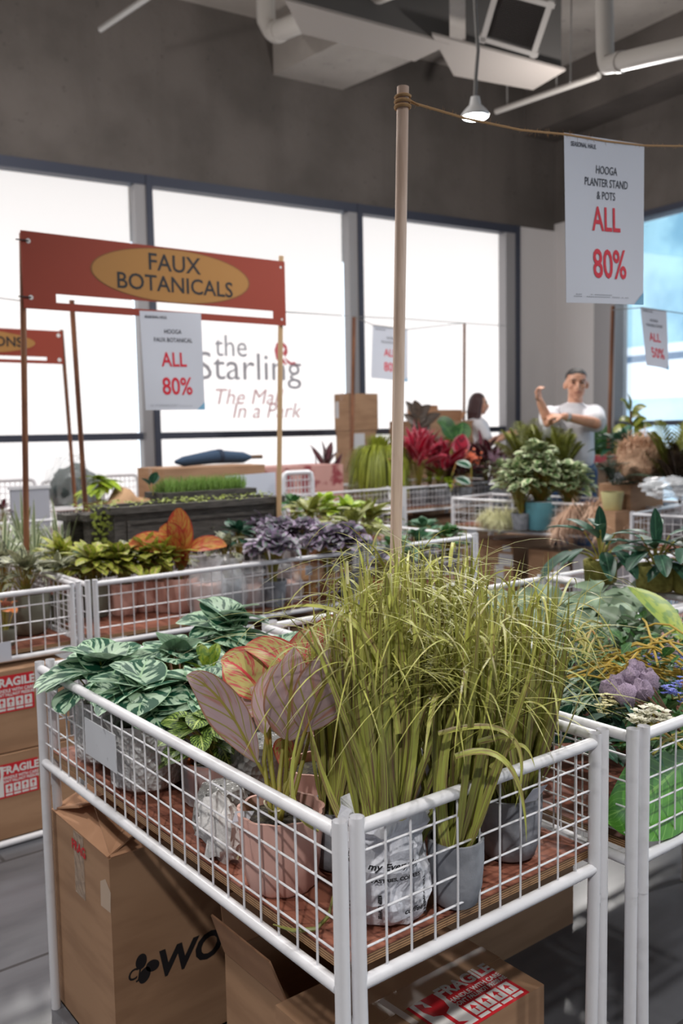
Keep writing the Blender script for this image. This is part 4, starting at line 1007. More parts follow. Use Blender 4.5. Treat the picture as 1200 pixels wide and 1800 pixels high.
exf = (c_ul-c_ll); s_ = exf.length/1.62; ex_ = exf.normalized(); ey_ = Vector((0, 0, 1)).cross(ex_)
fragile(fr, c_ll-ey_*s_*.98, ex_, ey_, s_)
shapes_on('paper_strip', [rect(0, 0, .09, .014)], plain('strip_paper', S(196, 184, 176), .7), fr, atz(663, 1762, za), (atz(720, 1800, za)-atz(663, 1762, za)), Vector((0, 0, 1)).cross(atz(720, 1800, za)-atz(663, 1762, za)), .0016)
carton('plain tall brown box under the flower stem table at right', 1.36, 1.50, 0, .58, .40, .50)
0 and open_box('broad dim brown carton standing behind the open carton under the front table', .90, 1.575, 0, .30, .15, .40, [('W', (-.2, 0, .95), .05)])
# boxes below the left table
b1 = carton('lower of two FRAGILE boxes stacked under the left table', .30, 3.02, 0.01, .86, .42, .285, group=None)
b2 = carton('upper of two FRAGILE boxes stacked under the left table', .30, 3.03, .30, .84, .42, .275)
fragile(b1, Vector((aty(68, 1370, 3.02).x-.115*1.62, 3.02, .15)), FX, FZ, .115); fragile(b2, Vector((aty(60, 1220, 3.03).x-.125*1.62, 3.03, .435)), FX, FZ, .125)
mb = MB(); mb.tube([(-.02, 2.98, .012), (1.22, 2.98, .012)], .011, 10); tag(mb.build('floor_bar', M_white, loc=(.6, 2.98, .012)), 'white tube lying on the floor in front of the stacked FRAGILE boxes', 'tube')
for lb_, x, y, sx, sy, h in (('brown box under the middle row below the kale', 1.62, 3.2, .5, .4, .5), ('brown box under the middle row right of centre', 2.2, 3.2, .27, .4, .5), ('brown box under the yellow-green plants table', 2.62, 3.3, .5, .5, .5)):
    carton(lb_, x, y, 0, sx, sy, h)
M_lab = plain('shipping_label', S(206, 206, 210), .6)
def labelled(label, x, y, z, sx, sy, sz, side='W'):
    o = carton(label, x, y, z, sx, sy, sz)
    if side == 'W': shapes_on('shipping_label', [rect(.06, sz*.62, .20, sz*.80), rect(.02, sz*.3, .11, sz*.62), rect(.10, sz*.84, .18, sz*.93)], M_lab, o, Vector((x, y+sy*.5, z)), Vector((0, -1, 0)), FZ)
    else: shapes_on('shipping_label', [rect(.06, sz*.45, .20, sz*.8)], M_lab, o, Vector((x, y, z)), FX, FZ)
    return o
labelled('brown box with white shipping labels under the ivy table', 5.15, 4.55, 0, .45, .40, .50)
labelled('second brown box with a label under the ivy table, further right', 5.15, 4.05, 0, .4, .35, .46)
labelled('brown box under the crimson plant table, left of pair', 5.75, 6.25, 0, .5, .5, .5, 'S'); labelled('brown box under the crimson plant table, right of pair', 6.35, 6.25, 0, .5, .5, .48, 'S')
o = thing('sheeted_display', 'pale plastic sheeted panel standing under the ivy table at right', 'panel', (5.1, 3.5, 0)); MB().box((5.10, 3.42, 0), (5.35, 3.96, .47)).build('panel_body', plain('pale_sheet', S(188, 186, 192), .5, bump=(7, .5)), o, False); MB().box((5.095, 3.41, .47), (5.36, 3.97, .485)).build('sheet_fold', plain('pale_sheet', S(188, 186, 192)), o, False)

# ================================================================== RIGHT TABLE: loose flower stems
random.seed(21)
def bunch(name, label, cat, p, group=None): return thing(name, label, cat, p, group)
zq = .80
# lavender plumes with their stalks
c_ = atz(1108, 1205, .84); o = bunch('dried_plume', 'bunch of fluffy lavender-grey plumes lying on the flower stem table', 'artificial flowers', c_); mb, st = MB(), MB()
for px, py, dz in ((1085, 1205, 0), (1108, 1192, .012), (1128, 1215, .0), (1100, 1222, -.005), (1140, 1198, .008), (1118, 1180, .018), (1072, 1215, -.004)):
    h = atz(px, py, .84+dz); b = h+(atz(1190, 1275, .80)-h).normalized()*.05
    core = MB(); mb.blob(h, .020, .020, .022, 12, 8, .25, 5, px); fluff(mb, h+Vector((-.015, 0, .006)), h+Vector((.02, 0, -.006)), .024, 230, .012, .0018)
    st.tube([h, b, atz(1195, 1285, .79)], .0022, 5)
mb.build('plume_heads', L_lav, o); st.build('stem', M_dstem, o)
def blossoms(label, pts, mat, n, r, cat='artificial flowers', petal=.011):
    c0 = atz(pts[0][0], pts[0][1], pts[0][2]); o = bunch('blossom_sprig', label, cat, c0); mb, st = MB(), MB()
    for (px, py, z) in pts:
        c = atz(px, py, z)
        for i in range(n):
            d = Vector((random.gauss(0, 1), random.gauss(0, 1), random.gauss(0, .7))).normalized(); q = c+d*r*random.uniform(.5, 1)
            for k in range(4):
                a = k*1.57+random.random(); v = dirv(a, R(25)); mb.leaf(q, q+v*petal, petal*.8, (0, 0, .002), (0, 0, 1), 'oval', .3, 3, 2)
        st.tube([c, c+Vector((.04, .02, -.03)), c+Vector((.16, .04, -.05))], .002, 5)
    mb.build('petals', mat, o); st.build('stem', M_stemg, o)
blossoms('white blossom sprig below the lavender plumes at the front rail', [(1130, 1262, .825), (1148, 1255, .83), (1160, 1266, .82), (1118, 1270, .82)], L_whitep, 14, .018)
blossoms('cream bud sprig left of the lavender plumes', [(1060, 1245, .82), (1068, 1232, .825), (1074, 1222, .83)], L_creamp, 14, .015, petal=.007)
blossoms('bright blue flower sprig at the right frame edge beside the plumes', [(1178, 1212, .85), (1192, 1220, .85), (1200, 1205, .86)], L_blue, 16, .018, petal=.007)
blossoms('faint blue flower sprig behind the yellow stems', [(1140, 1162, .84), (1155, 1158, .84), (1120, 1168, .83)], L_blue, 8, .016, petal=.006)
blossoms('small blue flowers at the right edge among trailing greens', [(1196, 1172, .85), (1203, 1150, .86)], L_blue, 14, .018, petal=.007)
# long willow leaves
c_ = atz(1010, 1235, .80); o = bunch('willow_spray', 'spray of long narrow green leaves lying on the flower stem table', 'artificial plant', c_); mb = MB()
for i in range(70):
    a = atz(random.uniform(955, 1010), random.uniform(1180, 1285), .79+random.uniform(-.03, .03)); b = atz(random.uniform(1020, 1110), random.uniform(1170, 1270), .78+random.uniform(-.02, .03))
    mb.leaf(b, a, random.uniform(.008, .013), (0, 0, random.uniform(.0, .04)), (0, 0, 1), 'lance', .15, 7, 2)
mb.build('foliage', L_willow, o)
def greens(label, zone, mat, n, L, Wd, shape='oval', zz=(.76, .84), stems=0, scol=None, name='greenery_spray', cat='artificial plant', bl=.15):
    (x0, y0, x1, y1) = zone; c = atz((x0+x1)/2, (y0+y1)/2, (zz[0]+zz[1])/2); o = thing(name, label, cat, c); mb = MB()
    for i in range(n):
        p = atz(random.uniform(x0, x1), random.uniform(y0, y1), random.uniform(*zz)); d = dirv(random.uniform(0, 6.28), R(random.uniform(-25, 50))); l = L*random.uniform(.6, 1.2)
        mb.leaf(p, p+d*l, Wd*random.uniform(.7, 1.2), (0, 0, l*bl), (random.uniform(-.4, .4), random.uniform(-.4, .4), 1), shape, .2, 5, 2)
    mb.build('foliage', mat, o)
    if stems:
        st = MB()
        for i in range(stems):
            a = atz(random.uniform(x0, (x0+x1)/2), random.uniform(y0, y1), zz[1]-.01); b = atz(random.uniform((x0+x1)/2, x1+20), random.uniform(y0, y1), zz[1]-.01); m_ = (a+b)/2+Vector((0, 0, random.uniform(0, .03)))
            st.tube([a, a*.5+m_*.5+Vector((0, 0, .008)), m_, b], .0026, 5)
        st.build('stem', scol or M_stemg, o)
    return o
greens('feathery green fern sprays over the double white rail', (985, 1095, 1075, 1165), L_fern, 520, .03, .0035, 'lance', (.80, .87), 14)
greens('dark leafy fill along the inner rail of the flower stem table', (940, 1165, 1150, 1320), L_dark, 260, .075, .03, 'lance', (.66, .79))
greens('dark leafy fill under the lavender plumes', (1080, 1175, 1230, 1262), L_green, 200, .06, .022, 'lance', (.66, .77))
greens('trailing greens with small oval leaves at the right edge', (1090, 1085, 1215, 1175), L_green, 170, .034, .02, 'oval', (.80, .88), 10, plain('yellow_stem', S(176, 148, 52), .6))
greens('bundle of yellow-brown stems with sparse leaves across the table middle', (985, 1155, 1210, 1200), L_olive, 50, .04, .012, 'lance', (.78, .83), 34, plain('yellow_stem', S(176, 148, 52), .6), 'stem_bundle')
greens('thin cut stems and leaves hanging below the front rail at right', (1085, 1268, 1210, 1330), L_green, 50, .05, .02, 'lance', (.70, .78), 8, M_stemg, 'stem_bundle')
# giant bright leaf leaning inside the front mesh
o = thing('giant_leaf', 'glossy bright green giant leaf leaning inside the mesh at the right edge', 'artificial leaf', aty(1150, 1400, .93)); mb = MB()
mb.leaf(aty(1225, 1300, .95), aty(1065, 1435, .925), .17, (0, -.02, -.03), (-.3, -1, .35), 'oval', .15, 16, 8, .01); mb.build('leaf_blade', L_big, o)
MB().tube([aty(1225, 1300, .95), aty(1260, 1270, .97)], .006, 6).build('stem', M_stemg, o)
tag(MB().tube([aty(1090, 1460, .97), aty(1120, 1475, .95), aty(1160, 1465, .95), aty(1210, 1425, .96)], .005, 8).build('brown_twig', M_dstem, loc=aty(1120, 1475, .95)), 'dark curved twig on the board under the giant leaf', 'twig')
o = thing('broad_leaf', 'large yellow-green leaf arching over the rails below the fabric pots', 'artificial leaf', atz(1150, 1072, .9)); mb = MB()
mb.leaf(atz(1195, 1125, .86), atz(1108, 1032, .90), .085, (0, 0, .035), (-.2, -.5, 1), 'oval', .2, 12, 4); mb.build('leaf_blade', L_yell, o); MB().tube([atz(1195, 1125, .86), atz(1215, 1160, .80)], .004, 6).build('stem', M_stemg, o)

# grey-green lobed leaves
random.seed(33)
for k, (lb_, x0, y0, x1, y1, n) in enumerate([('grey-green lobed leaf spray beside the grass tips, left part of its basket', 870, 1055, 960, 1125, 20), ('grey-green lobed leaf spray in the middle of its basket', 950, 1045, 1060, 1115, 24), ('grey-green lobed leaf spray below the broad yellow-green leaf', 1040, 1040, 1130, 1100, 20)]):
    c = atz((x0+x1)/2, (y0+y1)/2, .78); o = thing('lobed_leaf_spray', lb_, 'artificial plant', c); mb, st = MB(), MB()
    for i in range(n):
        p = atz(random.uniform(x0, x1), random.uniform(y0, y1), random.uniform(.76, .85)); mb.lobed(p, (random.uniform(-.7, .1), random.uniform(-.8, .0), 1), (random.gauss(0, 1), random.gauss(0, 1), .1), random.uniform(.07, .10)); st.tube([p, (p+c)/2+Vector((0, 0, .0)), c-Vector((0, 0, .12))], .002, 4)
    mb.build('foliage', L_maple, o); st.build('stem', M_dstem, o)
greens('dark foliage filling the basket below the grey-green leaves', (880, 1065, 1120, 1125), L_dark, 90, .08, .05, 'oval', (.66, .74))
# olive fabric pots
random.seed(41)
def fabricplant(label, px, py, dep_, wpx, hpx, seed, tagit=True, spread=.15):
    random.seed(seed); q = atz(px, py, .832); dep_ = (q-CO).dot(CF); w_ = wpx/FPX*dep_; h_ = hpx/FPX*dep_; o = thing('fabric_pot_plant', label, 'artificial plant', q, 'dark leaved plants in olive fabric pots')
    mb = MB(); mb.lathe([(w_*.05, 0), (w_*.52, .002), (w_*.60, h_*.1), (w_*.64, h_*.95), (w_*.62, h_), (w_*.55, h_*.98), (w_*.5, h_*.85), (w_*.02, h_*.84)], q, 24, lambda a, z: .12*abs(math.cos(2*a+.6))-.06+.03*math.sin(a*5+z*40)); mb.build('pot', M_olive, o)
    mb, st = MB(), MB(); t = q+Vector((0, 0, h_*.85))
    for i in range(17):
        a = i*2.4+seed; e = R(random.uniform(20, 80)); b = t+dirv(a, e)*random.uniform(.06, .12); out = dirv(a, e-R(60)); l = random.uniform(.09, .15)
        mb.leaf(b, b+out*l, l*.36, (0, 0, l*.15), (0, 0, 1), 'oval', .25, 10, 4, .02); st.tube([t, (t+b)/2+Vector((0, 0, .01)), b], .003, 5)
    mb.leaf(t+Vector((0, 0, .07)), t+Vector((-.01, 0, .19)), .04, (0, 0, 0), tuple(-VIEW), 'oval', .4, 8, 4); st.tube([t, t+Vector((0, 0, .08))], .0035, 5)
    mb.build('foliage', L_dark, o); st.build('stem', M_stemg, o)
    if tagit:
        tg = MB(); p_ = t+Vector((0, 0, h_*.16))-VIEW*w_*.4; tg.prism([p_-SIDE*.022, p_+SIDE*.026, p_+SIDE*.024+VIEW*.028, p_-SIDE*.02+VIEW*.028], (0, 0, .001)); tg.build('price_tag', M_paper, o, False)
    return q, w_
fp = []
fp.append(fabricplant('dark leaved plant in an olive fabric pot with a white tag, left on the rail', 1055, 1025, 2.95, 46, 42, 3))
fp.append(fabricplant('dark leaved plant in a wide olive fabric pot, second from the left on the rail', 1152, 1038, 2.95, 56, 46, 5))
fp.append(fabricplant('dark leaved plant in an olive fabric pot cut by the right frame edge', 1213, 1042, 2.95, 50, 46, 8, False))
for (q, w_), lb_ in zip((), ('low brown box lifting the left fabric pot plant above the basket', 'low brown box lifting the second fabric pot plant', 'low brown box lifting the fabric pot plant at the frame edge')):
    carton(lb_, q.x-w_*.45, q.y-w_*.45, BOARD, w_*.9, w_*.9, q.z-BOARD-.001, tape=False)

# ================================================================== MIDDLE ROW
random.seed(51)
def plantdome(name, label, px, py, zc, Rr, H, n, L, Wd, mat, shape='oval', potspec=None, dep=None, sq=1.0, els=(-5, 85), droop=.25, cup=.2, lobe=0, wave=0, zb=BOARD, group=None, nu=6, nv=2):
    q = atd(px, py, dep) if dep else atz(px, py, zc); b = Vector((q.x, q.y, zb)); o = potted(name, label, 'artificial plant', b, potspec, group); mb, st = MB(), MB()
    h = potspec[2] if potspec else .02
    dome(mb, q, Rr, H, n, L, Wd, shape, cup, els, droop, .45, nu, nv, lobe, wave, st, b+Vector((0, 0, h*.9)), sq=sq)
    mb.build('foliage', mat, o); st.build('stem', M_stemg, o); return o
TP = lambda r, h, m: ('taper', r, h, m)
plantdome('striped_leaf_plant', 'cream and dark striped plant in a grey ridged pot at the left frame edge', 45, 1022, .82, .13, .10, 46, .10, .032, L_cala, 'lance', ('round', .085, .15, M_sage))
plantdome('striped_leaf_plant', 'cream striped plant by the left table corner post', 100, 1012, .81, .10, .07, 30, .09, .03, L_cala, 'lance', TP(.06, .1, M_sage))
plantdome('striped_leaf_plant', 'cream striped plant cut by the left frame edge behind the grey pot', 5, 1010, .82, .12, .1, 30, .1, .034, L_cala, 'lance', TP(.06, .1, M_conc))
plantdome('red_tinged_plant', 'small plant with red tinged leaves at the left frame edge inside the mesh', 8, 1078, .74, .06, .05, 12, .05, .03, L_orange, 'oval', TP(.04, .06, M_sage))
tg = MB(); a_ = aty(-6, 1165, 3.06); tg.prism([a_, a_+FX*.05, a_+FX*.05+FZ*.065, a_+FZ*.065], (0, .002, 0)); tag(tg.build('price_tag', M_paper, None, False, loc=a_), 'white printed price tag on the left mesh at the frame edge', 'price tag')
for k, (lb_, px, py) in enumerate([('yellow-green croton at the left corner of the middle row', 110, 1000), ('yellow-green croton second in the middle row', 165, 1008), ('yellow-green croton in front of the dark planter', 215, 1005), ('yellow-green croton left of the orange leaf', 255, 1000), ('yellow-green croton partly behind the orange leaf plant', 290, 1000)]):
    plantdome('croton', lb_, px, py, .80, .13, .10, 52, .11, .046, L_croton, 'oval', ('rib', .06, .13, M_pink if k != 1 else M_sage), group='crotons in the middle row')
plantdome('succulent_plant', 'blue-green ruffled plant between the first two crotons', 143, 985, .84, .055, .05, 26, .035, .028, L_kale if False else leafmat('blue_green_leaf', S(110, 152, 134), None, var=.2), 'oval', TP(.04, .09, M_conc))
# orange red leaf plant
q = ground(315, 1000, .80)[0]; o = potted('orange_leaf_plant', 'tall orange-red leaved plant standing over the crotons in the middle row', 'artificial plant', q, ('rib', .075, .14, M_pink)); mb, st = MB(), MB(); dp = (q-CO).dot(CF)
for (bx, by), (tx, ty), wd, fx, fu in [((322, 985), (314, 893), .11, -.1, .1), ((318, 970), (280, 930), .12, -.4, .5), ((312, 965), (226, 958), .105, -.3, .7), ((320, 1000), (300, 940), .07, -.5, .2), ((330, 965), (398, 960), .07, .5, .5), ((318, 1005), (322, 960), .06, .1, 0)]:
    b, t = atd(bx, by, dp), atd(tx, ty, dp-.04); mb.leaf(b, t, wd, (0, 0, .03), (-CF+CX*fx+Vector((0, 0, fu))).normalized(), 'oval', .25, 10, 4, .02); st.tube([q+Vector((0, 0, .12)), (q+b)/2+Vector((0, 0, .07)), b], .005, 6)
mb.build('leaf_blades', L_orange, o); st.build('stem', M_stemg, o)
for lb_, px, py in (('cream-veined dark plant right of the orange leaf', 355, 945), ('cream-veined dark plant behind the plastic wrapped pots', 395, 975), ('cream-veined plant poking up left of the orange leaf', 222, 985)):
    plantdome('striped_leaf_plant', lb_, px, py, .84, .09, .07, 20, .09, .045, L_cala, 'oval', TP(.055, .1, M_conc))
plantdome('dark_leaf_plant', 'dark glossy plant left of the purple kale', 418, 955, .86, .10, .09, 24, .08, .045, L_dark, 'oval', TP(.06, .1, M_conc))
for k, (lb_, px, py) in enumerate([('purple-green kale nearest the dark planter', 450, 935), ('purple-green kale second from the left', 490, 945), ('purple-green kale in the middle of its group', 535, 945), ('purple-green kale low at the front rail', 480, 972), ('purple-green kale left of the wicker dome', 575, 960), ('purple-green kale at the corner post', 608, 958)]):
    plantdome('ornamental_kale', lb_, px, py, .85, .10, .08, 52, .075, .06, L_kale, 'oval', ('taper', .055, .11, M_tan if k in (2, 4) else M_conc), wave=.12, cup=.35, group='ornamental kale in the middle row')
for lb_, px, seed in (('clear plastic wrapped pot right of the orange leaf pot', 365, 1), ('clear plastic wrapped pot in the middle of the mesh', 400, 2), ('clear plastic wrapped pot left of the wooden toadstools', 440, 3), ('low clear wrapped bundle beside the tan toadstool', 505, 4)):
    q = aty(px, 1088 if seed < 4 else 1060, 3.2); q.z = BOARD; o = thing('wrapped_pot', lb_, 'wrapped pot', q); mb = MB(); h = .22 if seed < 3 else .15
    mb.lathe([(.02, 0), (.07, .004), (.085, h*.3), (.08, h*.6), (.05, h*.85), (.07, h)], q, 36, lambda a, z, s=seed: .22*mnoise.noise(Vector((math.cos(a)*2+s*5, math.sin(a)*2, z*14))), capb=False); mb.build('plastic_wrap', M_film, o)
    MB().lathe([(.01, .003), (.05, .004), (.062, h*.55), (.01, h*.54)], q, 20).build('pot', M_pink if seed != 2 else M_conc, o)
for lb_, px in (('tan wooden toadstool with a white tag, left of the pair', 545), ('tan wooden toadstool with a white tag, right of the pair', 592)):
    q = aty(px, 1075, 3.17); q.z = BOARD; o = thing('toadstool_ornament', lb_, 'ornament', q, 'tan wooden toadstools'); MB().lathe([(.03, 0), (.035, .004), (.028, .05), (.03, .085)], q, 20).build('stalk', plain('ochre_wood', S(190, 140, 82), .7), o)
    MB().lathe([(.01, .075), (.06, .078), (.072, .092), (.066, .12), (.045, .145), (.01, .155)], q, 24).build('cap', M_tan, o)
    p_ = q-VIEW*.08+Vector((0, 0, .115)); MB().prism([p_-SIDE*.014, p_+SIDE*.014, p_+SIDE*.014+FZ*.04, p_-SIDE*.014+FZ*.04], VIEW*.001).build('price_tag', M_paper, o, False)
q = atz(588, 945, .86); o = thing('wicker_dome', 'brown woven wicker dome among the kale and lime plants', 'basket', q-Vector((0, 0, .1))); MB().lathe([(.11, -.10), (.115, -.06), (.10, .0), (.07, .04), (.03, .058), (.004, .062)], q, 32, lambda a, z: .03*math.sin(a*26+z*160)).build('woven_shell', M_wicker, o); MB().lathe([(.118, -.105), (.118, -.092), (.105, -.09)], q, 32).build('rim', M_wicker, o)
for k, (lb_, px, py, mt, L, Wd) in enumerate([('bright lime plant behind the kale', 570, 905, L_lime, .10, .05), ('bright lime drooping plant right of the lime bush', 610, 915, L_lime, .13, .06), ('olive drooping plant left of the lime bush', 545, 918, L_olive, .13, .045), ('olive drooping plant by the timber pole', 650, 925, L_olive, .14, .04), ('olive drooping plant at the front of the end table', 620, 940, L_olive, .12, .04), ('green leaf cluster left of the sign pole foot', 515, 905, L_green, .07, .045)]):
    plantdome('bushy_plant', lb_, px, py, .88, .15, .10, 34, L, Wd, mt, 'oval', TP(.07, .12, M_conc))
for k, (lb_, px, py) in enumerate([('green small-leaf plant in the right end basket, left', 690, 975), ('green small-leaf plant in the right end basket, middle', 735, 962), ('green small-leaf plant in the right end basket, by its post', 785, 955), ('green small-leaf plant deep in the right end basket', 745, 940)]):
    plantdome('bushy_plant', lb_, px, py, .78, .13, .08, 60, .05, .036, L_green if k % 2 == 0 else leafmat('mint_leaf', S(86, 128, 96), S(64, 104, 76), var=.25), 'oval', TP(.07, .1, M_conc))
plantdome('bushy_plant', 'purple tinted low plant at the mesh right of the corner post', 668, 1000, .75, .09, .07, 30, .05, .03, L_kale, 'oval', TP(.06, .08, M_terra))

# spider plants and dark planters in the row behind
for k, (lb_, px, py) in enumerate([('striped spider plant behind the banner post', 60, 965), ('striped spider plant left of the dark planter frames', 110, 960), ('striped spider plant at the left frame edge', 5, 965), ('striped spider plant further back at far left', 40, 940)]):
    q = atz(px, py, .84); b = Vector((q.x, q.y, BOARD)); o = potted('spider_plant', lb_, 'artificial plant', b, TP(.07, .12, M_conc), 'spider plants at far left'); mb = MB(); spikes(mb, b+Vector((0, 0, .11)), 60, .28, .016, 1.35, .45, 'strap', .02); mb.build('foliage', L_spider, o)
def planter(label, x0, x1, y, z0, h, d, lean=0.0, rim=True, panel=True):
    o = thing('dark_planter', label, 'planter', (x0, y, z0), 'dark wooden planters'); mb = MB(); t = .02
    mb.box((x0, y, z0), (x1, y+t, z0+h)); mb.box((x0, y+d-t, z0), (x1, y+d, z0+h)); mb.box((x0, y+t, z0), (x0+t, y+d-t, z0+h)); mb.box((x1-t, y+t, z0), (x1, y+d-t, z0+h)); mb.box((x0+t, y+t, z0), (x1-t, y+d-t, z0+.02)); mb.build('planter_body', M_darkpot, o, False)
    if rim: r_ = MB(); r_.box((x0-.02, y-.02, z0+h-.03), (x1+.02, y, z0+h)); r_.box((x0-.02, y+d, z0+h-.03), (x1+.02, y+d+.02, z0+h)); r_.box((x0-.02, y, z0+h-.03), (x0, y+d, z0+h)); r_.box((x1, y, z0+h-.03), (x1+.02, y+d, z0+h)); r_.build('rim', M_darkpot, o, False)
    if panel: p_ = MB(); p_.box((x0+.06, y-.008, z0+.05), (x1-.06, y, z0+.065)); p_.box((x0+.06, y-.008, z0+h-.08), (x1-.06, y, z0+h-.065)); p_.box((x0+.06, y-.008, z0+.065), (x0+.075, y, z0+h-.08)); p_.box((x1-.075, y-.008, z0+.065), (x1-.06, y, z0+h-.08)); p_.build('panel_moulding', M_darkpot, o, False)
    return o
YP = 3.84
xs = [aty(px, 900, YP).x for px in (200, 492)]
zt_ = aty(350, 882, YP).z
planter('long dark planter spanning below the little grass planter', xs[0], xs[1], YP, BOARD, zt_-BOARD, .20)
for lb_, px0, px1, y, py in (('dark planter frame standing on end, leftmost of three', 122, 165, 4.06, 905), ('dark planter frame standing on end, middle of three', 158, 182, 3.95, 905)):
    x0, x1 = aty(px0, 930, y).x, aty(px1, 930, y).x; planter(lb_, x0, x1, y, BOARD, aty(px0, py, y).z-BOARD, .08, panel=False)
pg = MB(); 
x0, x1 = aty(285, 860, 4.1).x, aty(438, 860, 4.1).x; zq = aty(360, 862, 4.1).z; zbot = aty(360, 900, 4.1).z
o = planter('dark trough planter holding cut green grass on top of the long planter', x0, x1, 4.08, zt_+.001 if False else BOARD, zq-BOARD, .16, panel=False)
mb = MB()
for i in range(1500):
    p_ = Vector((random.uniform(x0+.01, x1-.01), random.uniform(4.10, 4.22), zq-.03)); l = random.uniform(.06, .115); mb.leaf(p_, p_+Vector((random.gauss(0, .02), random.gauss(0, .02), l)), .006, (0, 0, 0), (random.gauss(0, 1), random.gauss(0, 1), .2), 'blade', .1, 3, 1)
mb.build('grass_tufts', leafmat('cut_grass', S(150, 176, 96), S(100, 140, 64), (4, .4, .6, 0), var=.25), o)
mb = MB()
for i in range(260):
    p_ = Vector((random.uniform(xs[0]-.15, xs[1]), YP+random.uniform(-.02, .22), zt_+random.uniform(-.01, .015))); d = dirv(random.uniform(0, 6.28), .3); mb.leaf(p_, p_+d*.02, .014, (0, 0, .004), (0, 0, 1), 'oval', .2, 3, 1)
for i in range(90):
    px = random.choice((168, 190, 176)); y_ = 3.86; p_ = aty(px+random.uniform(-5, 5), random.uniform(900, 970), y_); d = dirv(random.uniform(0, 6.28), .1); mb.leaf(p_, p_+d*.02, .014, (0, 0, .004), -VIEW, 'oval', .2, 3, 1)
q = mb.build('creeping_vine', leafmat('tiny_vine_leaf', S(150, 164, 72), None, var=.2), loc=(xs[0], YP, zt_)); tag(q, 'tiny leaved vine trailing over the dark planters', 'artificial vine')
q = aty(268, 850, 4.15); sprig('round dark green leaf at the left end of the grass trough', 'round_leaf', q-Vector((0, 0, .06)), L_dark, 3, .06, .06, 'oval', h=.07)

# ================================================================== BANNERS, SIGNS AND POLES
random.seed(61)
YB = 3.80
M_orange = plain('banner_orange', S(146, 57, 38), .7); M_gold = plain('banner_gold', S(168, 120, 62), .7); M_goldr = plain('banner_gold_rim', S(128, 84, 44), .7); M_ring = plain('eyelet', S(225, 222, 220), .4)
def polething(name, label, a, b, r, mat, parent_z=None):
    o = thing(name, label, 'pole', a); MB().tube([a, b], r, 12).build('pole_shaft', mat, o); return o
def onY(px, py): return aty(px, py, YB)
pl_t, pl_b = onY(39, 412), onY(47, 985); pr_t, pr_b = onY(494, 452), onY(490, 908)
for a, b, lb_, mt in ((pl_b, pl_t, 'dark brown pole holding the left end of the orange FAUX banner', M_brownpole), (pr_b, pr_t, 'pale timber pole holding the right end of the orange FAUX banner', M_palepole)):
    d_ = (b-a).normalized(); a = a-d_*((a.z-BOARD)/d_.z); polething('banner_pole', lb_, a, b+d_*.005, .0125, mt)
bt, bb_ = (pl_t.z+pr_t.z)/2-.005, None
XL, XR = (pl_t.x+onY(44, 545).x)/2-.012, onY(495, 560).x+.012
zt0 = aty(270, 434, YB).z; zb0 = aty(270, 558, YB).z
fb_ = thing('banner', 'orange FAUX BOTANICALS banner with a gold oval stretched between two poles', 'banner', ((XL+XR)/2, YB-.02, zb0)); BY = YB-.018; H_ = zt0-zb0; Wd_ = XR-XL
mb = MB(); y0, y1 = BY-.0015, BY+.0015
s0, s1 = XL+Wd_*.105, XR-Wd_*.058; sz0, sz1 = zb0+H_*.10, zb0+H_*.215
mb.box((XL, y0, sz1), (XR, y1, zt0)); mb.box((XL, y0, zb0), (XR, y1, sz0)); mb.box((XL, y0, sz0), (s0, y1, sz1)); mb.box((s1, y0, sz0), (XR, y1, sz1)); mb.build('banner_board', M_orange, fb_, False)
oc_ = Vector((XL+Wd_*.532, BY-.0015, zb0+H_*.60)); shapes_on('oval_rim', [ell(0, 0, Wd_*.308, H_*.385, 56)], M_goldr, fb_, oc_, FX, FZ, .0008); shapes_on('gold_oval', [ell(0, 0, Wd_*.302, H_*.372, 56)], M_gold, fb_, oc_, FX, FZ, .0014)
text_on('lettering', [('FAUX', .0, H_*.165, H_*.335, .0012, 0, 'CENTER', 1.0), ('BOTANICALS', .01, -H_*.135, H_*.315, .0012, 0, 'CENTER', 1.0)], M_ink, fb_, oc_, FX, FZ, .0022)
shapes_on('eyelet', [ell(XL+.03, zt0-.04, .010, .010, 16), ell(XL+.03, zb0+.045, .010, .010, 16), ell(XR-.025, zt0-.03, .006, .006, 12), ell(XR-.025, zb0+.03, .006, .006, 12)], M_ring, fb_, Vector((0, BY-.0015, 0)), FX, FZ, .001)
mb = MB()
for z in (zt0-.04, zb0+.045): mb.tube([(XL-.022, BY-.006, z), (XL+.01, BY-.006, z), (XL+.03, BY-.004, z)], .003, 5)
mb.build('cable_tie', M_ink, fb_)
S_ = lambda px, py: aty(px, py, YB-.035)
price_sign('white sign reading ALL 80% for faux botanicals, hung from the orange banner', S_(245, 546), S_(353, 551), S_(256, 721), S_(360, 720), 'ALL', '80%', ['HOOGA', 'FAUX BOTANICAL'])
# left banner, cut by the frame
YL = 6.4; L_ = lambda px, py: aty(px, py, YL)
lb0 = thing('banner', 'orange banner ending in ONS with a gold oval, cut by the left frame edge', 'banner', L_(50, 640)); xr, zt1, zb1 = L_(110, 600).x, L_(100, 582).z, L_(100, 640).z; h1 = zt1-zb1; xl = xr-1.75
mb = MB(); mb.box((xl, YL-.002, zb1+h1*.2), (xr, YL+.002, zt1)); mb.box((xl, YL-.002, zb1), (xr, YL+.002, zb1+h1*.1)); mb.box((xr-.12, YL-.002, zb1+h1*.1), (xr, YL+.002, zb1+h1*.2)); mb.box((xl, YL-.002, zb1+h1*.1), (xl+.12, YL+.002, zb1+h1*.2)); mb.build('banner_board', M_orange, lb0, False)
oc_ = Vector(((xl+xr)/2+.1, YL-.002, zb1+h1*.6)); shapes_on('gold_oval', [ell(0, 0, L_(62, 607).x-oc_.x, h1*.37, 48)], M_gold, lb0, oc_, FX, FZ, .0012)
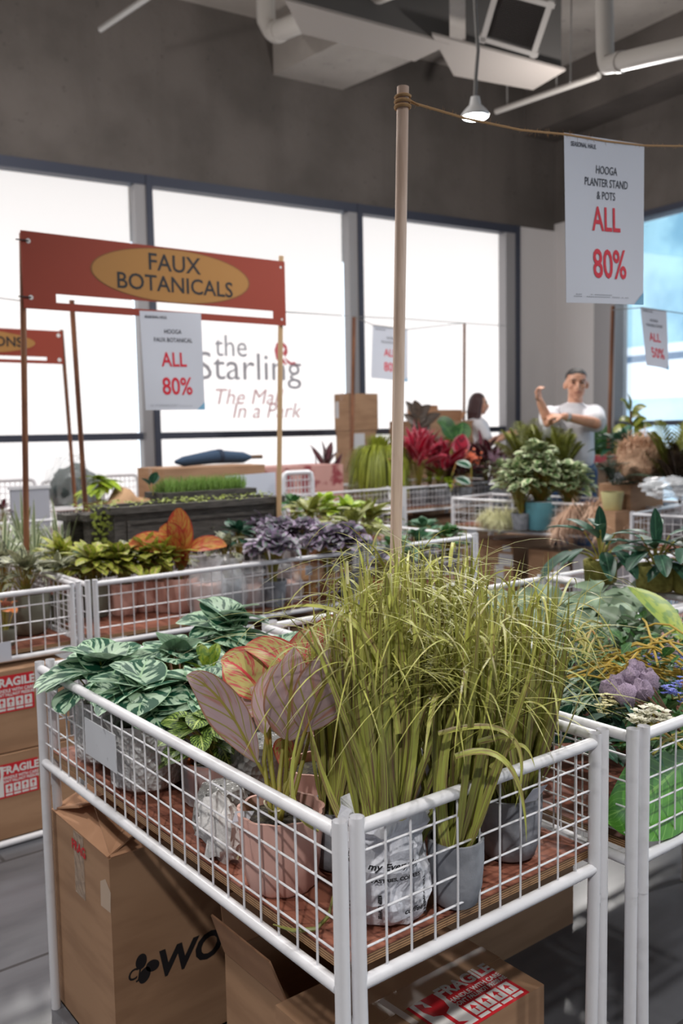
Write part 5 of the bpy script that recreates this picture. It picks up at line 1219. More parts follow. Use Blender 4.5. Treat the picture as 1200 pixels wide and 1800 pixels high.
text_on('lettering', [('ONS', L_(15, 607).x-oc_.x, 0, h1*.40, .002, 0, 'CENTER', 1.0)], M_ink, lb0, oc_, FX, FZ, .002)
shapes_on('eyelet', [ell(xr-.03, zt1-.03, .014, .014, 14), ell(xr-.03, zb1+.03, .014, .014, 14)], M_ring, lb0, Vector((0, YL-.002, 0)), FX, FZ, .0012)
def leanpole(label, x0, y0, x1, y1, Y, r, mt, zfoot=BOARD):
    a, b = aty(x0, y0, Y), aty(x1, y1, Y); d_ = (b-a).normalized(); a = a-d_*((a.z-zfoot)/d_.z); return polething('banner_pole', label, a, b, r, mt)
leanpole('thin pole at the right end of the ONS banner', 125, 795, 108, 580, 6.43, .014, M_brownpole)
leanpole('reddish brown pole standing behind the orange FAUX banner', 150, 888, 126, 528, 4.40, .0125, M_brownpole)
leanpole('timber pole in front of the stacked boxes near the lime grass', 617, 850, 622, 556, 6.9, .02, M_brownpole)
leanpole('slim dark pole left of the woman', 815, 790, 816, 568, 7.6, .016, M_brownpole, 0)
leanpole('reddish pole at the right of the man in the white T-shirt', 1068, 850, 1077, 538, 4.55, .017, M_brownpole, BOARD)
fl = lambda px, py, dd: atd(px, py, dd)
line('string_line', 'long thin string stretched across the far windows between the poles', [aty(497, 548, YB), fl(560, 552, 6), fl(620, 556, 8.6), fl(720, 561, 8.9), fl(815, 568, 9.2), fl(905, 574, 9.6)], .004, 0, M_chrome, 'string')
line('string_line', 'thin string running from the left frame edge to the orange banner pole', [fl(-30, 520, 6), fl(40, 529, 3.9)], .003, 0, M_chrome, 'string')
d8 = 8.62
line('string_line', 'sagging string that holds the small distant ALL 80% sign', [fl(620, 556, 8.6), fl(655, 571, 8.6), fl(716, 579, 8.86), fl(815, 568, 9.2)], .004, 0, M_chrome, 'string')
price_sign('small distant white sign reading ALL 80% hanging left of the timber pole', fl(655, 572, d8), fl(716, 580, d8+.25), fl(652, 664, d8), fl(716, 671, d8+.25), 'ALL', '80%', ['HOOGA', 'FAUX BOTANICAL'], rich=False, foot=False)
d9 = 4.9
price_sign('tilted white sign reading ALL 50% hanging at the right window', fl(1125, 539, d9), fl(1171, 546, d9+.1), fl(1136, 642, d9), fl(1175, 650, d9+.1), 'ALL', '50%', ['HOOGA', 'PLANTER STAND'], rich=False, foot=False)
line('string_line', 'thin string holding the tilted ALL 50% sign at the right', [fl(1076, 545, 4.9), fl(1125, 541, d9), fl(1171, 547, d9+.1), fl(1260, 560, d9+.3)], .0025, 0, M_chrome, 'string')

# ================================================================== FAR ROWS
# left
def atY(px, py, y): return aty(px, py, y)
o = thing('grey_board', 'blank grey-white board leaning in the far left basket', 'board', atY(52, 895, 5.75)); a, b = atY(20, 898, 5.75), atY(86, 858, 5.75); MB().box((a.x, 5.75, BOARD), (b.x, 5.77, b.z)).build('board_face', plain('grey_sheet', S(176, 178, 188), .6), o, False); MB().box((a.x-.01, 5.745, b.z), (b.x+.01, 5.775, b.z+.02)).build('board_edge', M_white, o, False)
def wrapped(label, px, py, dd, rx, rz, seed, mat, inner, cat='cushion'):
    c = atd(px, py, dd); o = thing('wrapped_cushion', label, cat, c-Vector((0, 0, rz))); MB().blob(c, rx*.9, rx*.6, rz*.75, 24, 14, .12, 2, seed).build('cushion', inner, o); MB().blob(c, rx, rx*.7, rz, 28, 16, .18, 3, seed+5).build('plastic_wrap', mat, o); return o
wrapped('dark green cushions wrapped in clear plastic standing at the far left window', 132, 868, 6.9, .21, .29, 3, M_thin, plain('dark_green_cloth', S(62, 74, 74), .8))
plantdome('lime_plant', 'bright lime leafy plant behind the dark planters at left', 174, 872, .97, .13, .13, 24, .15, .065, L_lime, 'oval', TP(.1, .16, M_conc), droop=.5, dep=6.05)
c = atd(215, 893, 6.1); o = thing('burlap_bundle', 'tan netted burlap bundle behind the dark planters', 'bundle', c-Vector((0, 0, .27))); MB().blob(c-Vector((0, 0, .10)), .25, .18, .20, 26, 14, .2, 2, 4).build('burlap', plain('burlap', S(186, 150, 116), .95, bump=(90, .5)), o); mb = MB(); dome(mb, c, .2, .08, 10, .09, .05, 'oval'); mb.build('lime_leaf', L_lime, o)
plantdome('bushy_plant', 'dark red leaved plant at the left frame edge behind the spider plants', 5, 905, .86, .1, .08, 26, .06, .03, L_burg, 'oval', TP(.06, .1, M_conc))
# brown table boxes with a folded navy cloth
q = atd(372, 832, 6.4); o = carton('long brown box by the window carrying the folded navy cloth', q.x-.42, q.y-.1, 0, .80, .4, q.z+.05, rot=0)
o = thing('folded_parasol', 'folded navy blue parasol lying on the long brown box', 'parasol', q+Vector((0, .1, .052))); mb = MB(); a, b = q+Vector((-.22, .12, .085)), q+Vector((.40, .12, .10)); mb.tube([a, a.lerp(b, .1), a.lerp(b, .5)+Vector((0, 0, .02)), a.lerp(b, .9), b], .05, 12, True, [.012, .035, .05, .04, .015]); mb.build('canopy', plain('navy_cloth', S(38, 62, 88), .8, bump=(20, .4)), o); MB().tube([b, b+Vector((.1, 0, .0))], .014, 8).build('handle', M_dstem, o); MB().tube([a.lerp(b, .55)+Vector((0, 0, .02)), a.lerp(b, .6)+Vector((0, 0, .02))], .054, 10).build('strap', plain('navy_strap', S(28, 44, 66), .8), o)
# white sign sheet and wire racks
q = atd(440, 862, 5.6); o = thing('notice_board', 'white notice sheet with small red print behind the grass trough', 'sign', q); a, b = atd(398, 905, 5.5), atd(484, 830, 5.9); ex = Vector((b.x-a.x, b.y-a.y, 0)); wd = ex.length; ex.normalize(); n_ = Vector((ex.y, -ex.x, 0))
mb = MB(); mb.prism([Vector((a.x, a.y, .0)), Vector((a.x, a.y, .0))+ex*wd, Vector((a.x, a.y, b.z))+ex*wd, Vector((a.x, a.y, b.z))], -n_*.004); mb.build('sheet', M_paper, o, False); text_on('lettering', [('ALL', wd*.55, (b.z-BOARD)*.25, .09, .002)], M_signred, o, Vector((a.x, a.y, BOARD)), ex, FZ, .001)
def rack(label, px0, px1, py0, dd, rot=None):
    a, b = atd(px0, py0, dd), atd(px1, py0, dd+.15); z1 = a.z; o = thing('wire_rack', label, 'rack', (a.x, a.y, 0)); d_ = Vector((b.x-a.x, b.y-a.y, 0)); r_ = .016
    MB().tube([(a.x, a.y, 0), (a.x, a.y, z1-.05), a+d_*.04-up*.01, a+d_*.12, a+d_*.88, a+d_*.96-up*.01, (b.x, b.y, z1-.05), (b.x, b.y, 0)], r_, 8).build('frame', M_white, o)
    mb = MB()
    for k in range(1, 8): p_ = a+d_*(k/8); mb.tube([p_, (p_.x, p_.y, z1-.5)], .004, 4)
    for k in range(1, 10): mb.tube([a-up*(.05*k), a+d_-up*(.05*k)], .004, 4)
    mb.build('wire_grid', M_white, o); return o
rack('white wire rack with rounded corners beside the sign pole', 497, 548, 832, 5.9); rack('white wire rack at the far left behind the grey board', -10, 62, 845, 6.9); rack('white wire rack beside the wrapped cushions', 72, 150, 846, 7.0); rack('white wire rack below the window, right of the wrapped cushions', 180, 242, 836, 7.2)
q = atd(470, 822, 7.6); o = carton('reddish paper parcels heaped behind the wire rack by the window', q.x-.5, q.y, 0, 1.3, .4, q.z, mat=plain('red_parcel', S(196, 150, 142), .8, noise=(6, S(140, 60, 66), .5, .6)), tape=False)
# stacked cartons by the window
dq = 9.4
def stackbox(label, pxl, pxm, pxr, pyt, pyb, dd, depth=.45):
    a, m_, b = atd(pxl, pyb, dd), atd(pxm, pyb, dd-.0), atd(pxr, pyb, dd); z1 = atd(pxm, pyt, dd).z; z0 = atd(pxm, pyb, dd).z
    sy = (pxm-pxl)/FPX*dd/.615; sx = (pxr-pxm)/FPX*dd/.788
    return (m_.x, m_.y, z0, sx, sy, z1-z0)
bx = stackbox('', 588, 614, 666, 692, 757, dq); base = (bx[0], bx[1])
o = carton('topmost brown carton of the stack by the window', bx[0], bx[1], bx[2]+.002, bx[3], bx[4], bx[5]); shapes_on('shipping_label', [rect(.02, bx[5]*.35, bx[4]*.3, bx[5]*.8)], M_lab, o, Vector((bx[0], bx[1]+bx[4], bx[2])), Vector((0, -1, 0)), FZ)
z_mid = atd(614, 798, dq).z
o = carton('middle brown carton of the stack by the window with a white label', bx[0]+.01, bx[1]+.01, z_mid+.002, bx[3]*.92, bx[4]*.92, bx[2]-z_mid-.002, tape=False); shapes_on('shipping_label', [rect(.03, .05, .2, bx[2]-z_mid-.03)], M_lab, o, Vector((bx[0]+.01, bx[1]+.01, z_mid)), FX, FZ)
carton('bottom brown carton of the stack by the window', bx[0]+.0, bx[1]+.0, 0, bx[3]*.95, bx[4], z_mid, tape=False)
q0 = atd(668, 757, 9.75); q1 = atd(672, 741, 9.75); carton('wide dark brown carton to the right of the carton stack', q0.x+.22, q0.y-.25, 0, .95, .35, q1.z); 
q0 = atd(752, 745, 10.1); o = open_box('torn brown carton with ragged raised flaps left of the woman', q0.x, q0.y, 0, .5, .35, q0.z, [('S', (0, -.3, 1), .16), ('N', (.1, .1, 1), .22), ('E', (.7, 0, .8), .18)])
# lime hanging grass
def hanging(label, px, py, zc, w_, n, L, mat, wd=.012, up_=.12, name='hanging_grass'):
    c = atd(px, py, 8.6); zc = c.z; o = potted(name, label, 'artificial plant', Vector((c.x, c.y, BOARD)), TP(.09, max(.1, zc-BOARD-.05), M_conc)); mb = MB()
    for i in range(n):
        a = random.uniform(0, 6.28); d = dirv(a, 0); q = c+d*w_*.3*random.random(); r_ = w_*random.uniform(.5, 1); t = c+d*r_+Vector((0, 0, -L*random.uniform(.5, 1.05)))
        mb.leaf(q, t, wd*random.uniform(.7, 1.2), Vector((0, 0, L*.45))+d*r_*.35, d+Vector((0, 0, .5)), 'strap', .1, 8, 1)
        if i % 4 == 0: mb.leaf(q, q+dirv(a, 1.2)*up_*random.uniform(.6, 1.2), wd, (0, 0, 0), d, 'blade', .1, 4, 1)
    mb.build('foliage', mat, o); return o
hanging('bright lime hanging grass behind the white rail by the carton stack', 668, 785, 1.16, .37, 760, .52, leafmat('hanging_lime', S(158, 166, 58), S(120, 134, 44), (4, .45, .6, 0), var=.25))
# crimson and burgundy plants
def bigleaf(name, label, px, py, zc, Rr, H, n, L, Wd, mat, shape='lance', **k): return plantdome(name, label, px, py, zc, Rr, H, n, L, Wd, mat, shape, TP(.09, .16, M_conc), **k)
bigleaf('cordyline', 'crimson and pink long leaved plant right of the timber pole', 735, 812, 1.02, .28, .25, 44, .30, .07, L_crim, droop=-.2, dep=8.6)
bigleaf('cordyline', 'second crimson leaved plant left of the white glossy leaves', 780, 822, 1.0, .21, .2, 34, .27, .075, L_crim, droop=-.3, dep=8.7)
bigleaf('cordyline', 'burgundy plant with pale edges in front of the woman', 855, 818, 1.0, .27, .22, 46, .26, .085, L_burg, droop=-.1, dep=9.0)
bigleaf('cordyline', 'burgundy plant with pale edges at the rail under the orange blooms', 815, 838, .95, .22, .14, 40, .2, .08, L_burg, droop=.2, dep=8.75)
bigleaf('cordyline', 'dark burgundy upright leaves left of the carton stack', 572, 822, .98, .12, .14, 14, .26, .07, L_burg, droop=-.9, dep=8.5)
q = atd(845, 800, 8.1)
b0 = atd(735, 735, 9.0); b0 = Vector((b0.x, b0.y, BOARD)); o = thing('tall_bronze_plant', 'tall dark bronze leaved plant against the window right of the timber pole', 'artificial plant', b0); 
mb, st = MB(), MB(); dd = 9.0
for (bx_, by_), (tx, ty), wd in (((735, 735), (728, 703), .10), ((735, 735), (757, 712), .09), ((733, 735), (712, 705), .07), ((738, 750), (775, 727), .10), ((735, 750), (708, 728), .08), ((740, 770), (722, 745), .11), ((735, 745), (745, 720), .1), ((738, 775), (752, 735), .12)):
    a, b = atd(bx_, by_, dd), atd(tx, ty, dd); mb.leaf(a, b, wd*1.15, (0, 0, .03), -CF+Vector((0, 0, .4)), 'lance', .3, 8, 2)
st.tube([b0, (b0+atd(735, 735, dd))/2, atd(735, 735, dd)], .014, 6); mb.build('foliage', L_bronze, o); st.build('stem', M_dstem, o); pot(o, 'taper', b0, .1, .16, M_conc)
o = thing('round_leaf', 'big round green leaf standing over the crimson plants', 'artificial leaf', atd(792, 800, 8.9)); mb = MB(); mb.leaf(atd(796, 772, 8.9), atd(768, 742, 8.85), .22, (0, 0, .08), -CF*.6+Vector((0, 0, .6)), 'oval', .25, 10, 4); mb.leaf(atd(800, 775, 8.9), atd(812, 742, 8.9), .19, CX*.05, -CF*.8+Vector((0, 0, .3)), 'oval', .25, 10, 4); mb.build('leaf_blades', L_green, o); MB().tube([atd(797, 773, 8.9), atd(794, 870, 8.85)], .01, 6).build('stem', M_stemg, o)
o = thing('round_leaf', 'big dark red pointed leaf beside the round green leaf', 'artificial leaf', atd(812, 800, 8.8)); mb = MB(); mb.leaf(atd(812, 802, 8.8), atd(815, 764, 8.8), .17, CX*-.04, -CF, 'oval', .2, 8, 4); mb.build('leaf_blade', L_crim, o); MB().tube([atd(812, 802, 8.8), atd(808, 870, 8.8)], .008, 6).build('stem', M_dstem, o)
blossoms('orange bloom cluster in front of the woman', [], L_orange, 0, 0) if False else None
c0 = atd(828, 805, 8.6); o = thing('orange_blooms', 'orange flower cluster among the burgundy leaves in front of the woman', 'artificial flowers', c0); mb = MB()
for i in range(60): d = Vector((random.gauss(0, .05), random.gauss(0, .05), random.gauss(0, .04))); mb.leaf(c0+d*.7, c0+d*.7+dirv(random.uniform(0, 6.28), .4)*.03, .026, (0, 0, .01), -CF+Vector((0, 0, .5)), 'oval', .3, 3, 2)
mb.build('petals', leafmat('orange_petal', S(214, 92, 52), S(200, 140, 110), (4, .5, .6, 0), var=.15), o); MB().tube([c0, c0-Vector((0, 0, .2))], .008, 5).build('stem', M_stemg, o)
for k, (lb_, px, py, tx, ty, wd) in enumerate([('glossy white-green leaf at the rail, upper one', 802, 812, 826, 822, .085), ('glossy white-green leaf drooping over the rail, lower one', 800, 840, 825, 852, .085)]):
    o = thing('pale_glossy_leaf', lb_, 'artificial leaf', atd(px, py, 8.4)); mb = MB(); mb.leaf(atd(px, py, 8.4), atd(tx, ty, 8.3), wd*1.25, (0, 0, .02), -CF*.5+Vector((0, 0, .8)), 'oval', .15, 7, 4); mb.build('leaf_blade', leafmat('pale_glossy', S(60, 100, 80), None, edge=(S(214, 232, 222), .5), var=.05, rough=.25), o); MB().tube([atd(px, py, 8.4), atd(px-8, py+24, 8.4)], .006, 5).build('stem', M_stemg, o)
for lb_, px, py, zc, mt in (('pale variegated plant at the far rail right of the burgundy plants', 880, 835, .95, L_var), ('orange-green mixed plant behind the crimson leaves', 790, 795, 1.05, L_croton), ('green leafy plant behind the crimson leaves', 755, 790, 1.08, L_green), ('lime plant in front of the crimson plants at the rail', 770, 850, .84, L_lime)):
    plantdome('bushy_plant', lb_, px, py, zc, .2, .14, 46, .11, .045, mt, 'oval', TP(.09, .14, M_conc), dep=9.0 if py < 800 else 8.75)
for lb_, px, py in (('lilac dried stems at the far rail left of the ivy', 890, 815), ('lilac dried stems in front of the woman', 866, 795)):
    c = atd(px, py, 8.9); o = thing('lilac_spray', lb_, 'dried flowers', c-Vector((0, 0, .3))); mb = MB()
    for i in range(7): a = c+Vector((random.uniform(-.06, .06), random.uniform(-.06, .06), -.3)); mb.leaf(a, c+Vector((random.uniform(-.12, .12), random.uniform(-.1, .1), random.uniform(.0, .15))), .04, (.03, 0, .0), -CF, 'lance', .3, 8, 2)
    mb.build('foliage', leafmat('lilac_leaf', S(190, 160, 180), S(120, 70, 96), (4, .45, .6, 0), var=.2), o)
# palms in front of the man
def palm(label, px, py, dd, n, l, seed, mat=L_olive, wd=.02):
    random.seed(seed); c = atd(px, py, dd); b = Vector((c.x, c.y, BOARD)); o = potted('palm_plant', label, 'artificial plant', b, TP(.1, .16, M_conc)); mb = MB()
    for i in range(n):
        a = i*2.4; e = R(random.uniform(15, 80)); t = c+dirv(a, e)*l*random.uniform(.8, 1.1)-Vector((0, 0, .05)); frond(mb, b.lerp(c, .55), t, 16, l*.5, wd, .10)
    mb.build('fronds', mat, o); return o
palm('olive feathery palm in front of the window mullion beside the woman', 928, 795, 7.1, 20, .30, 1); palm('olive feathery palm covering the chest of the man', 957, 792, 6.95, 18, .26, 2); palm('olive feathery palm at the right of the man reaching sideways', 987, 785, 6.75, 14, .2, 3); palm('brownish palm at the rail below the man', 935, 825, 6.5, 12, .22, 4, L_bronze)
o = thing('wrapped_stem_bundle', 'pale plastic wrapped bundle in front of the man', 'bundle', atd(965, 820, 6.3)); MB().blob(atd(968, 772, 6.9), .065, .065, .15, 18, 12, .3, 3, 2).build('plastic_wrap', M_film, o); MB().tube([atd(966, 775, 6.9), (atd(966, 775, 6.9).x, atd(966, 775, 6.9).y, BOARD)], .013, 8).build('stem', plain('teal_stem', S(120, 160, 150), .6), o)

# ivy table
def onD(px, py, zc=.95): return atz(px, py, zc)
for k, (lb_, px, py, Rr) in enumerate([('variegated ivy spilling over a turquoise pot on the right table', 950, 850, .18), ('variegated ivy left of the turquoise pot', 915, 858, .13), ('variegated ivy right of the turquoise pot beside the pampas', 1003, 862, .13), ('raised variegated ivy top in front of the jeans of the man', 945, 825, .11)]):
    plantdome('variegated_ivy', lb_, px, py, .95, Rr*1.4, .2, 190, .078, .057, L_var, 'oval', ('taper', .12, .20, M_turq) if k == 0 else TP(.07, .12, M_conc), droop=.3, dep=6.42)
random.seed(71)
def plume(label, px, py, dp_, mat, n_pl, rad, hang, nh=420, hl=.09, name='dried_grass', drape=True):
    c = atd(px, py, dp_); o = thing(name, label, 'dried flowers', c); mb, st = MB(), MB()
    for i in range(n_pl):
        a = random.uniform(0, 6.28); p0 = c+dirv(a, .4)*rad*random.uniform(.1, .5); p1 = p0+dirv(a, 0)*rad*random.uniform(.4, .9)+Vector((0, 0, -hang*random.uniform(.3, 1))); fluff(mb, p0, p1, .045, nh//n_pl*4, hl, .0035); st.tube([c-Vector((0, 0, .1)), p0], .004, 4)
    mb.build('plumes', mat, o); st.build('stem', M_dstem, o); return o
plume('cream dried grass bunch pressing through the mesh of the ivy table', 882, 905, 6.65, L_creamf, 12, .17, .05, 700)
plume('pinkish pampas plumes hanging over the rail of the ivy table', 1030, 893, 5.95, L_pampas, 16, .24, .22, 1100, .11)
c = atd(1076, 866, 5.75); zf = c.z-.11; o = potted('fern_plant', 'dark fern in a pale yellow pot on the ivy table corner', 'artificial plant', Vector((c.x, c.y, zf)), ('taper', .072, .115, M_cream)); mb = MB()
for i in range(14): a = i*2.4; frond(mb, c+Vector((0, 0, .05)), c+dirv(a, R(random.uniform(-10, 55)))*.28+SIDE*.12, 14, .095, .016, .08)
mb.build('fronds', leafmat('dark_fern', S(58, 82, 66), S(44, 64, 52), var=.3), o)
carton('low brown box lifting the yellow fern pot', c.x-.08, c.y-.08, BOARD, .16, .16, zf-BOARD-.001, tape=False)
q = atd(1090, 895, 3.95); carton('brown carton in the basket behind the fern', atd(1108, 860, 5.75).x, atd(1108, 860, 5.75).y, BOARD, .36, .24, atd(1108, 852, 5.75).z-BOARD)
c = atd(1128, 800, 5.75); o = thing('dried_bouquet', 'large beige heap of dried stems at the right behind the fern', 'dried flowers', c-Vector((0, 0, .17))); mb = MB()
for i in range(30):
    a = random.uniform(0, 6.28); p0 = c+Vector((random.uniform(-.13, .13), random.uniform(-.13, .13), random.uniform(-.17, .06))); p1 = c+dirv(a, R(random.uniform(0, 70)))*random.uniform(.1, .18); fluff(mb, p0, p1, .06, 120, .075, .0042)
mb.build('plumes', L_dried, o); MB().blob(c-Vector((0, 0, .04)), .14, .14, .14, 20, 12, .2, 3, 9).build('bundle_core', plain('straw', S(190, 156, 130), .95, bump=(60, .8)), o)
o = thing('plastic_sheet', 'crumpled clear plastic sheet over goods at the right frame edge', 'plastic sheet', atd(1175, 862, 5.3)); MB().blob(atd(1182, 858, 5.3), .21, .15, .06, 26, 14, .3, 3, 3).build('sheet', M_film, o); MB().box((4.86, 2.55, BOARD), (5.3, 2.95, atd(1170, 864, 5.3).z)).build('grey_box', plain('grey_bag', S(140, 138, 146), .6), o, False); MB().box((4.853, 2.60, .80), (4.858, 2.74, .88)).build('price_tag', M_paper, o, False)
# back right
c = atd(1058, 820, 7.6); o = carton('brown box with a red strip holding long green grass, right of the man', c.x-.35, c.y, 0, .8, .3, atd(1060, 800, 7.6).z, tape=False); z = atd(1060, 800, 7.6).z; MB().box((c.x-.352, c.y-.003, z-.06), (c.x+.452, c.y, z)).build('red_strip', plain('red_tape', S(225, 24, 30), .5), o, False); MB().box((c.x-.353, c.y-.001, z-.06), (c.x-.35, c.y+.30, z)).build('red_strip', plain('red_tape', S(225, 24, 30)), o, False)
o2 = thing('grass_tuft', 'long dark green grass standing in the red strip box', 'artificial plant', (c.x, c.y+.15, z-.05)); mb = MB()
for i in range(600): p_ = Vector((c.x+random.uniform(-.3, .4), c.y+random.uniform(.05, .25), z-.05)); mb.leaf(p_, p_+Vector((random.gauss(0, .05), random.gauss(0, .05), random.uniform(.18, .33))), .012, (0, 0, 0), (random.gauss(0, 1), random.gauss(0, 1), .1), 'blade', .1, 3, 1)
mb.build('foliage', L_green, o2)
o = thing('rubber_plant', 'yellow-green rubber plant rising before the right window', 'artificial plant', Vector((atd(1110, 750, 6.6).x, atd(1110, 750, 6.6).y, 0))); mb, st = MB(), MB(); dd = 6.6
for (bx_, by_), (tx, ty), wd, mt in (((1108, 722), (1102, 692), .05, 0), ((1105, 722), (1090, 703), .05, 0), ((1112, 728), (1136, 715), .06, 0), ((1110, 735), (1128, 732), .07, 0), ((1110, 745), (1088, 740), .07, 0), ((1112, 755), (1078, 760), .08, 0), ((1114, 758), (1146, 750), .08, 0), ((1112, 765), (1130, 775), .08, 0), ((1112, 750), (1136, 738), .07, 0), ((1110, 765), (1092, 778), .08, 0)):
    mb.leaf(atd(bx_, by_, dd), atd(tx, ty, dd+random.uniform(-.08, .08)), wd*1.2, (0, 0, .04), -CF*.5+Vector((0, 0, .8)), 'oval', .25, 7, 2)
st.tube([o.location.copy(), atd(1110, 790, dd), atd(1108, 722, dd)], .010, 6); mb.build('foliage', leafmat('yellow_olive_leaf', S(140, 144, 48), S(76, 96, 40), (3, .45, .6, 0), var=.25), o); st.build('stem', M_dstem, o); pot(o, 'taper', o.location.copy(), .14, .26, M_conc)
plantdome('bushy_plant', 'dark leaved plant under the rubber plant', 1095, 795, 1.22, .2, .14, 34, .14, .07, L_dark, 'oval', TP(.09, .4, M_conc), dep=6.3)
palm('olive brown palm at the right frame edge', 1188, 800, 5.6, 16, .29, 9); palm('dark bronze palm low at the right frame edge', 1195, 830, 5.5, 14, .22, 10, L_bronze)

# ================================================================== PEOPLE
def remesh(mb, vox, mat, name, parent, smooth_it=6):
    me = bpy.data.meshes.new('tmp'); me.from_pydata(mb.v, [], mb.f); me.update()
    ob = bpy.data.objects.new('tmp', me); C.objects.link(ob)
    m_ = ob.modifiers.new('r', 'REMESH'); m_.mode = 'VOXEL'; m_.voxel_size = vox
    s_ = ob.modifiers.new('s', 'SMOOTH'); s_.iterations = smooth_it; s_.factor = .5
    me2 = bpy.data.meshes.new_from_object(ob.evaluated_get(bpy.context.evaluated_depsgraph_get()))
    bpy.data.objects.remove(ob); bpy.data.meshes.remove(me)
    me2.name = name; me2.materials.clear(); me2.materials.append(mat)
    me2.polygons.foreach_set('use_smooth', [True]*len(me2.polygons))
    o = bpy.data.objects.new(name, me2); C.objects.link(o); o.parent = parent; return o
def ball(mb, c, rx, ry, rz): mb.blob(c, rx, ry, rz, 18, 12, 0)
def limb(mb, pts, rr):
    mb.tube(pts, 1, 12, True, rr)
    for p, r in zip(pts, rr): ball(mb, p, r, r, r)
def hand(mb, w, dirn, palm_n, s=1.0, curl=.9, thumb=1):
    """palm and five separate bent fingers; w wrist, dirn towards the fingertips, palm_n out of the palm"""
    w, d, n = Vector(w), Vector(dirn).normalized(), Vector(palm_n).normalized(); n = (n-d*n.dot(d)).normalized(); sd = d.cross(n)*thumb
    for k in range(4): limb(mb, [w+sd*(.018-.012*k)*s*.6, w+d*.085*s+sd*(.030-.020*k)*s], [.014*s, .011*s])
    for k, L in enumerate((.070, .078, .072, .056)):
        b = w+d*.085*s+sd*(.031-.0205*k)*s; a1, a2 = curl*.5, curl*1.3
        p1 = b+(d*math.cos(a1)+n*math.sin(a1))*L*.5*s; p2 = p1+(d*math.cos(a2)+n*math.sin(a2))*L*.5*s; limb(mb, [b, p1, p2], [.0092*s, .0085*s, .0072*s])
    b = w+d*.025*s+sd*.026*s; p1 = b+(d*.6+sd*.8+n*.25).normalized()*.038*s; p2 = p1+(d*.9+sd*.2+n*.4).normalized()*.032*s; limb(mb, [b, p1, p2], [.0125*s, .0105*s, .0088*s])
def head(mb, c, f, s=1.0):
    """c centre of head, f facing direction (horizontal)"""
    c, f = Vector(c), Vector(f).normalized(); sd = Vector((-f.y, f.x, 0)); u = Vector((0, 0, 1))
    ball(mb, c+u*.035*s, .076*s, .076*s, .083*s); ball(mb, c+u*.03*s-f*.022*s, .073*s, .073*s, .08*s); ball(mb, c-u*.03*s+f*.020*s, .062*s, .062*s, .075*s); ball(mb, c-u*.082*s+f*.042*s, .030*s, .030*s, .026*s)
    ball(mb, c-u*.055*s+f*.01*s, .056*s, .05*s, .045*s)
    limb(mb, [c+u*.018*s+f*.078*s, c-u*.012*s+f*.096*s, c-u*.024*s+f*.098*s], [.009*s, .012*s, .013*s])
    for q in (-1, 1):
        ball(mb, c+sd*q*.078*s-u*.0*s-f*.012*s, .012*s, .018*s, .030*s); ball(mb, c+sd*q*.012*s-u*.027*s+f*.088*s, .009*s, .009*s, .007*s); ball(mb, c+sd*q*.032*s+u*.034*s+f*.066*s, .024*s, .014*s, .009*s); ball(mb, c+sd*q*.042*s-u*.012*s+f*.052*s, .022*s, .02*s, .02*s)
    ball(mb, c-u*.048*s+f*.080*s, .020*s, .010*s, .0065*s); ball(mb, c-u*.060*s+f*.076*s, .018*s, .010*s, .007*s)
M_skin = plain('warm_skin', S(206, 156, 130), .5, noise=(18, S(196, 140, 116), .45, .7)); M_hair = plain('black_hair', S(34, 30, 30), .55, bump=(120, .6)); M_hairb = plain('dark_brown_hair', S(66, 40, 42), .4, bump=(120, .5))
M_tee = plain('white_cotton', S(216, 216, 222), .85, bump=(26, .35)); M_jean = plain('blue_denim', S(58, 88, 128), .8, noise=(8, S(44, 68, 104), .4, .65), bump=(40, .3)); M_eye = plain('eye_dark', S(40, 30, 28), .3); M_lip = plain('lip', S(170, 104, 92), .5); M_watch = plain('steel_watch', S(190, 190, 194), .3, .5); M_black = plain('black_cloth', S(32, 32, 36), .85)
def facebits(parent, c, f, s=1.0, hairmat=None):
    c, f = Vector(c), Vector(f).normalized(); sd = Vector((-f.y, f.x, 0)); u = Vector((0, 0, 1))
    for q in (-1, 1):
        mb = MB(); ball(mb, c+sd*q*.031*s+u*.016*s+f*.078*s, .013*s, .008*s, .0055*s); mb.build('eye', M_eye, parent)
        mb = MB(); mb.tube([c+sd*q*.014*s+u*.036*s+f*.084*s, c+sd*q*.032*s+u*.041*s+f*.081*s, c+sd*q*.050*s+u*.034*s+f*.068*s], .0038*s, 6); mb.build('eyebrow', hairmat or M_hair, parent)
    mb = MB(); mb.tube([c-sd*.022*s-u*.054*s+f*.082*s, c-u*.052*s+f*.0905*s, c+sd*.022*s-u*.054*s+f*.082*s], .0042*s, 6); mb.build('lips', M_lip, parent)
# ---- man in the white T-shirt
DM = 7.1
q = atd(1000, 750, DM); MP = Vector((q.x, q.y, 0))
man = thing('person', 'man in a white T-shirt and blue jeans raising one forearm, other hand on its elbow', 'person', MP)
ppm = FPX/DM
fx, fy = SIDE, VIEW
def m(x, y, z): return SIDE*x+VIEW*y+Vector((0, 0, z))
ff = (-VIEW-SIDE*.12).normalized()
hc = m(.045, -.03, 1.665)
b = MB(); head(b, hc, ff, 1.06); limb(b, [m(.045, .0, 1.47), m(.045, -.01, 1.60)], [.062, .056])
limb(b, [m(.02, 0, 1.02), m(.02, 0, 1.2), m(.025, .01, 1.38)], [.15, .135, .15]); limb(b, [m(-.13, 0, 1.43), m(.18, .0, 1.43)], [.06, .06])
Rs, Re, Rw = m(-.155, -.02, 1.43), m(-.215, -.24, 1.385), m(-.285, -.27, 1.535); limb(b, [Rs, (Rs+Re)/2, Re, (Re*2+Rw)/3, Rw], [.055, .048, .042, .040, .028]); hand(b, Rw, m(-.25, -.1, 1)-m(0, 0, 0), m(.7, -.6, 0), 1.0, 1.5, -1)
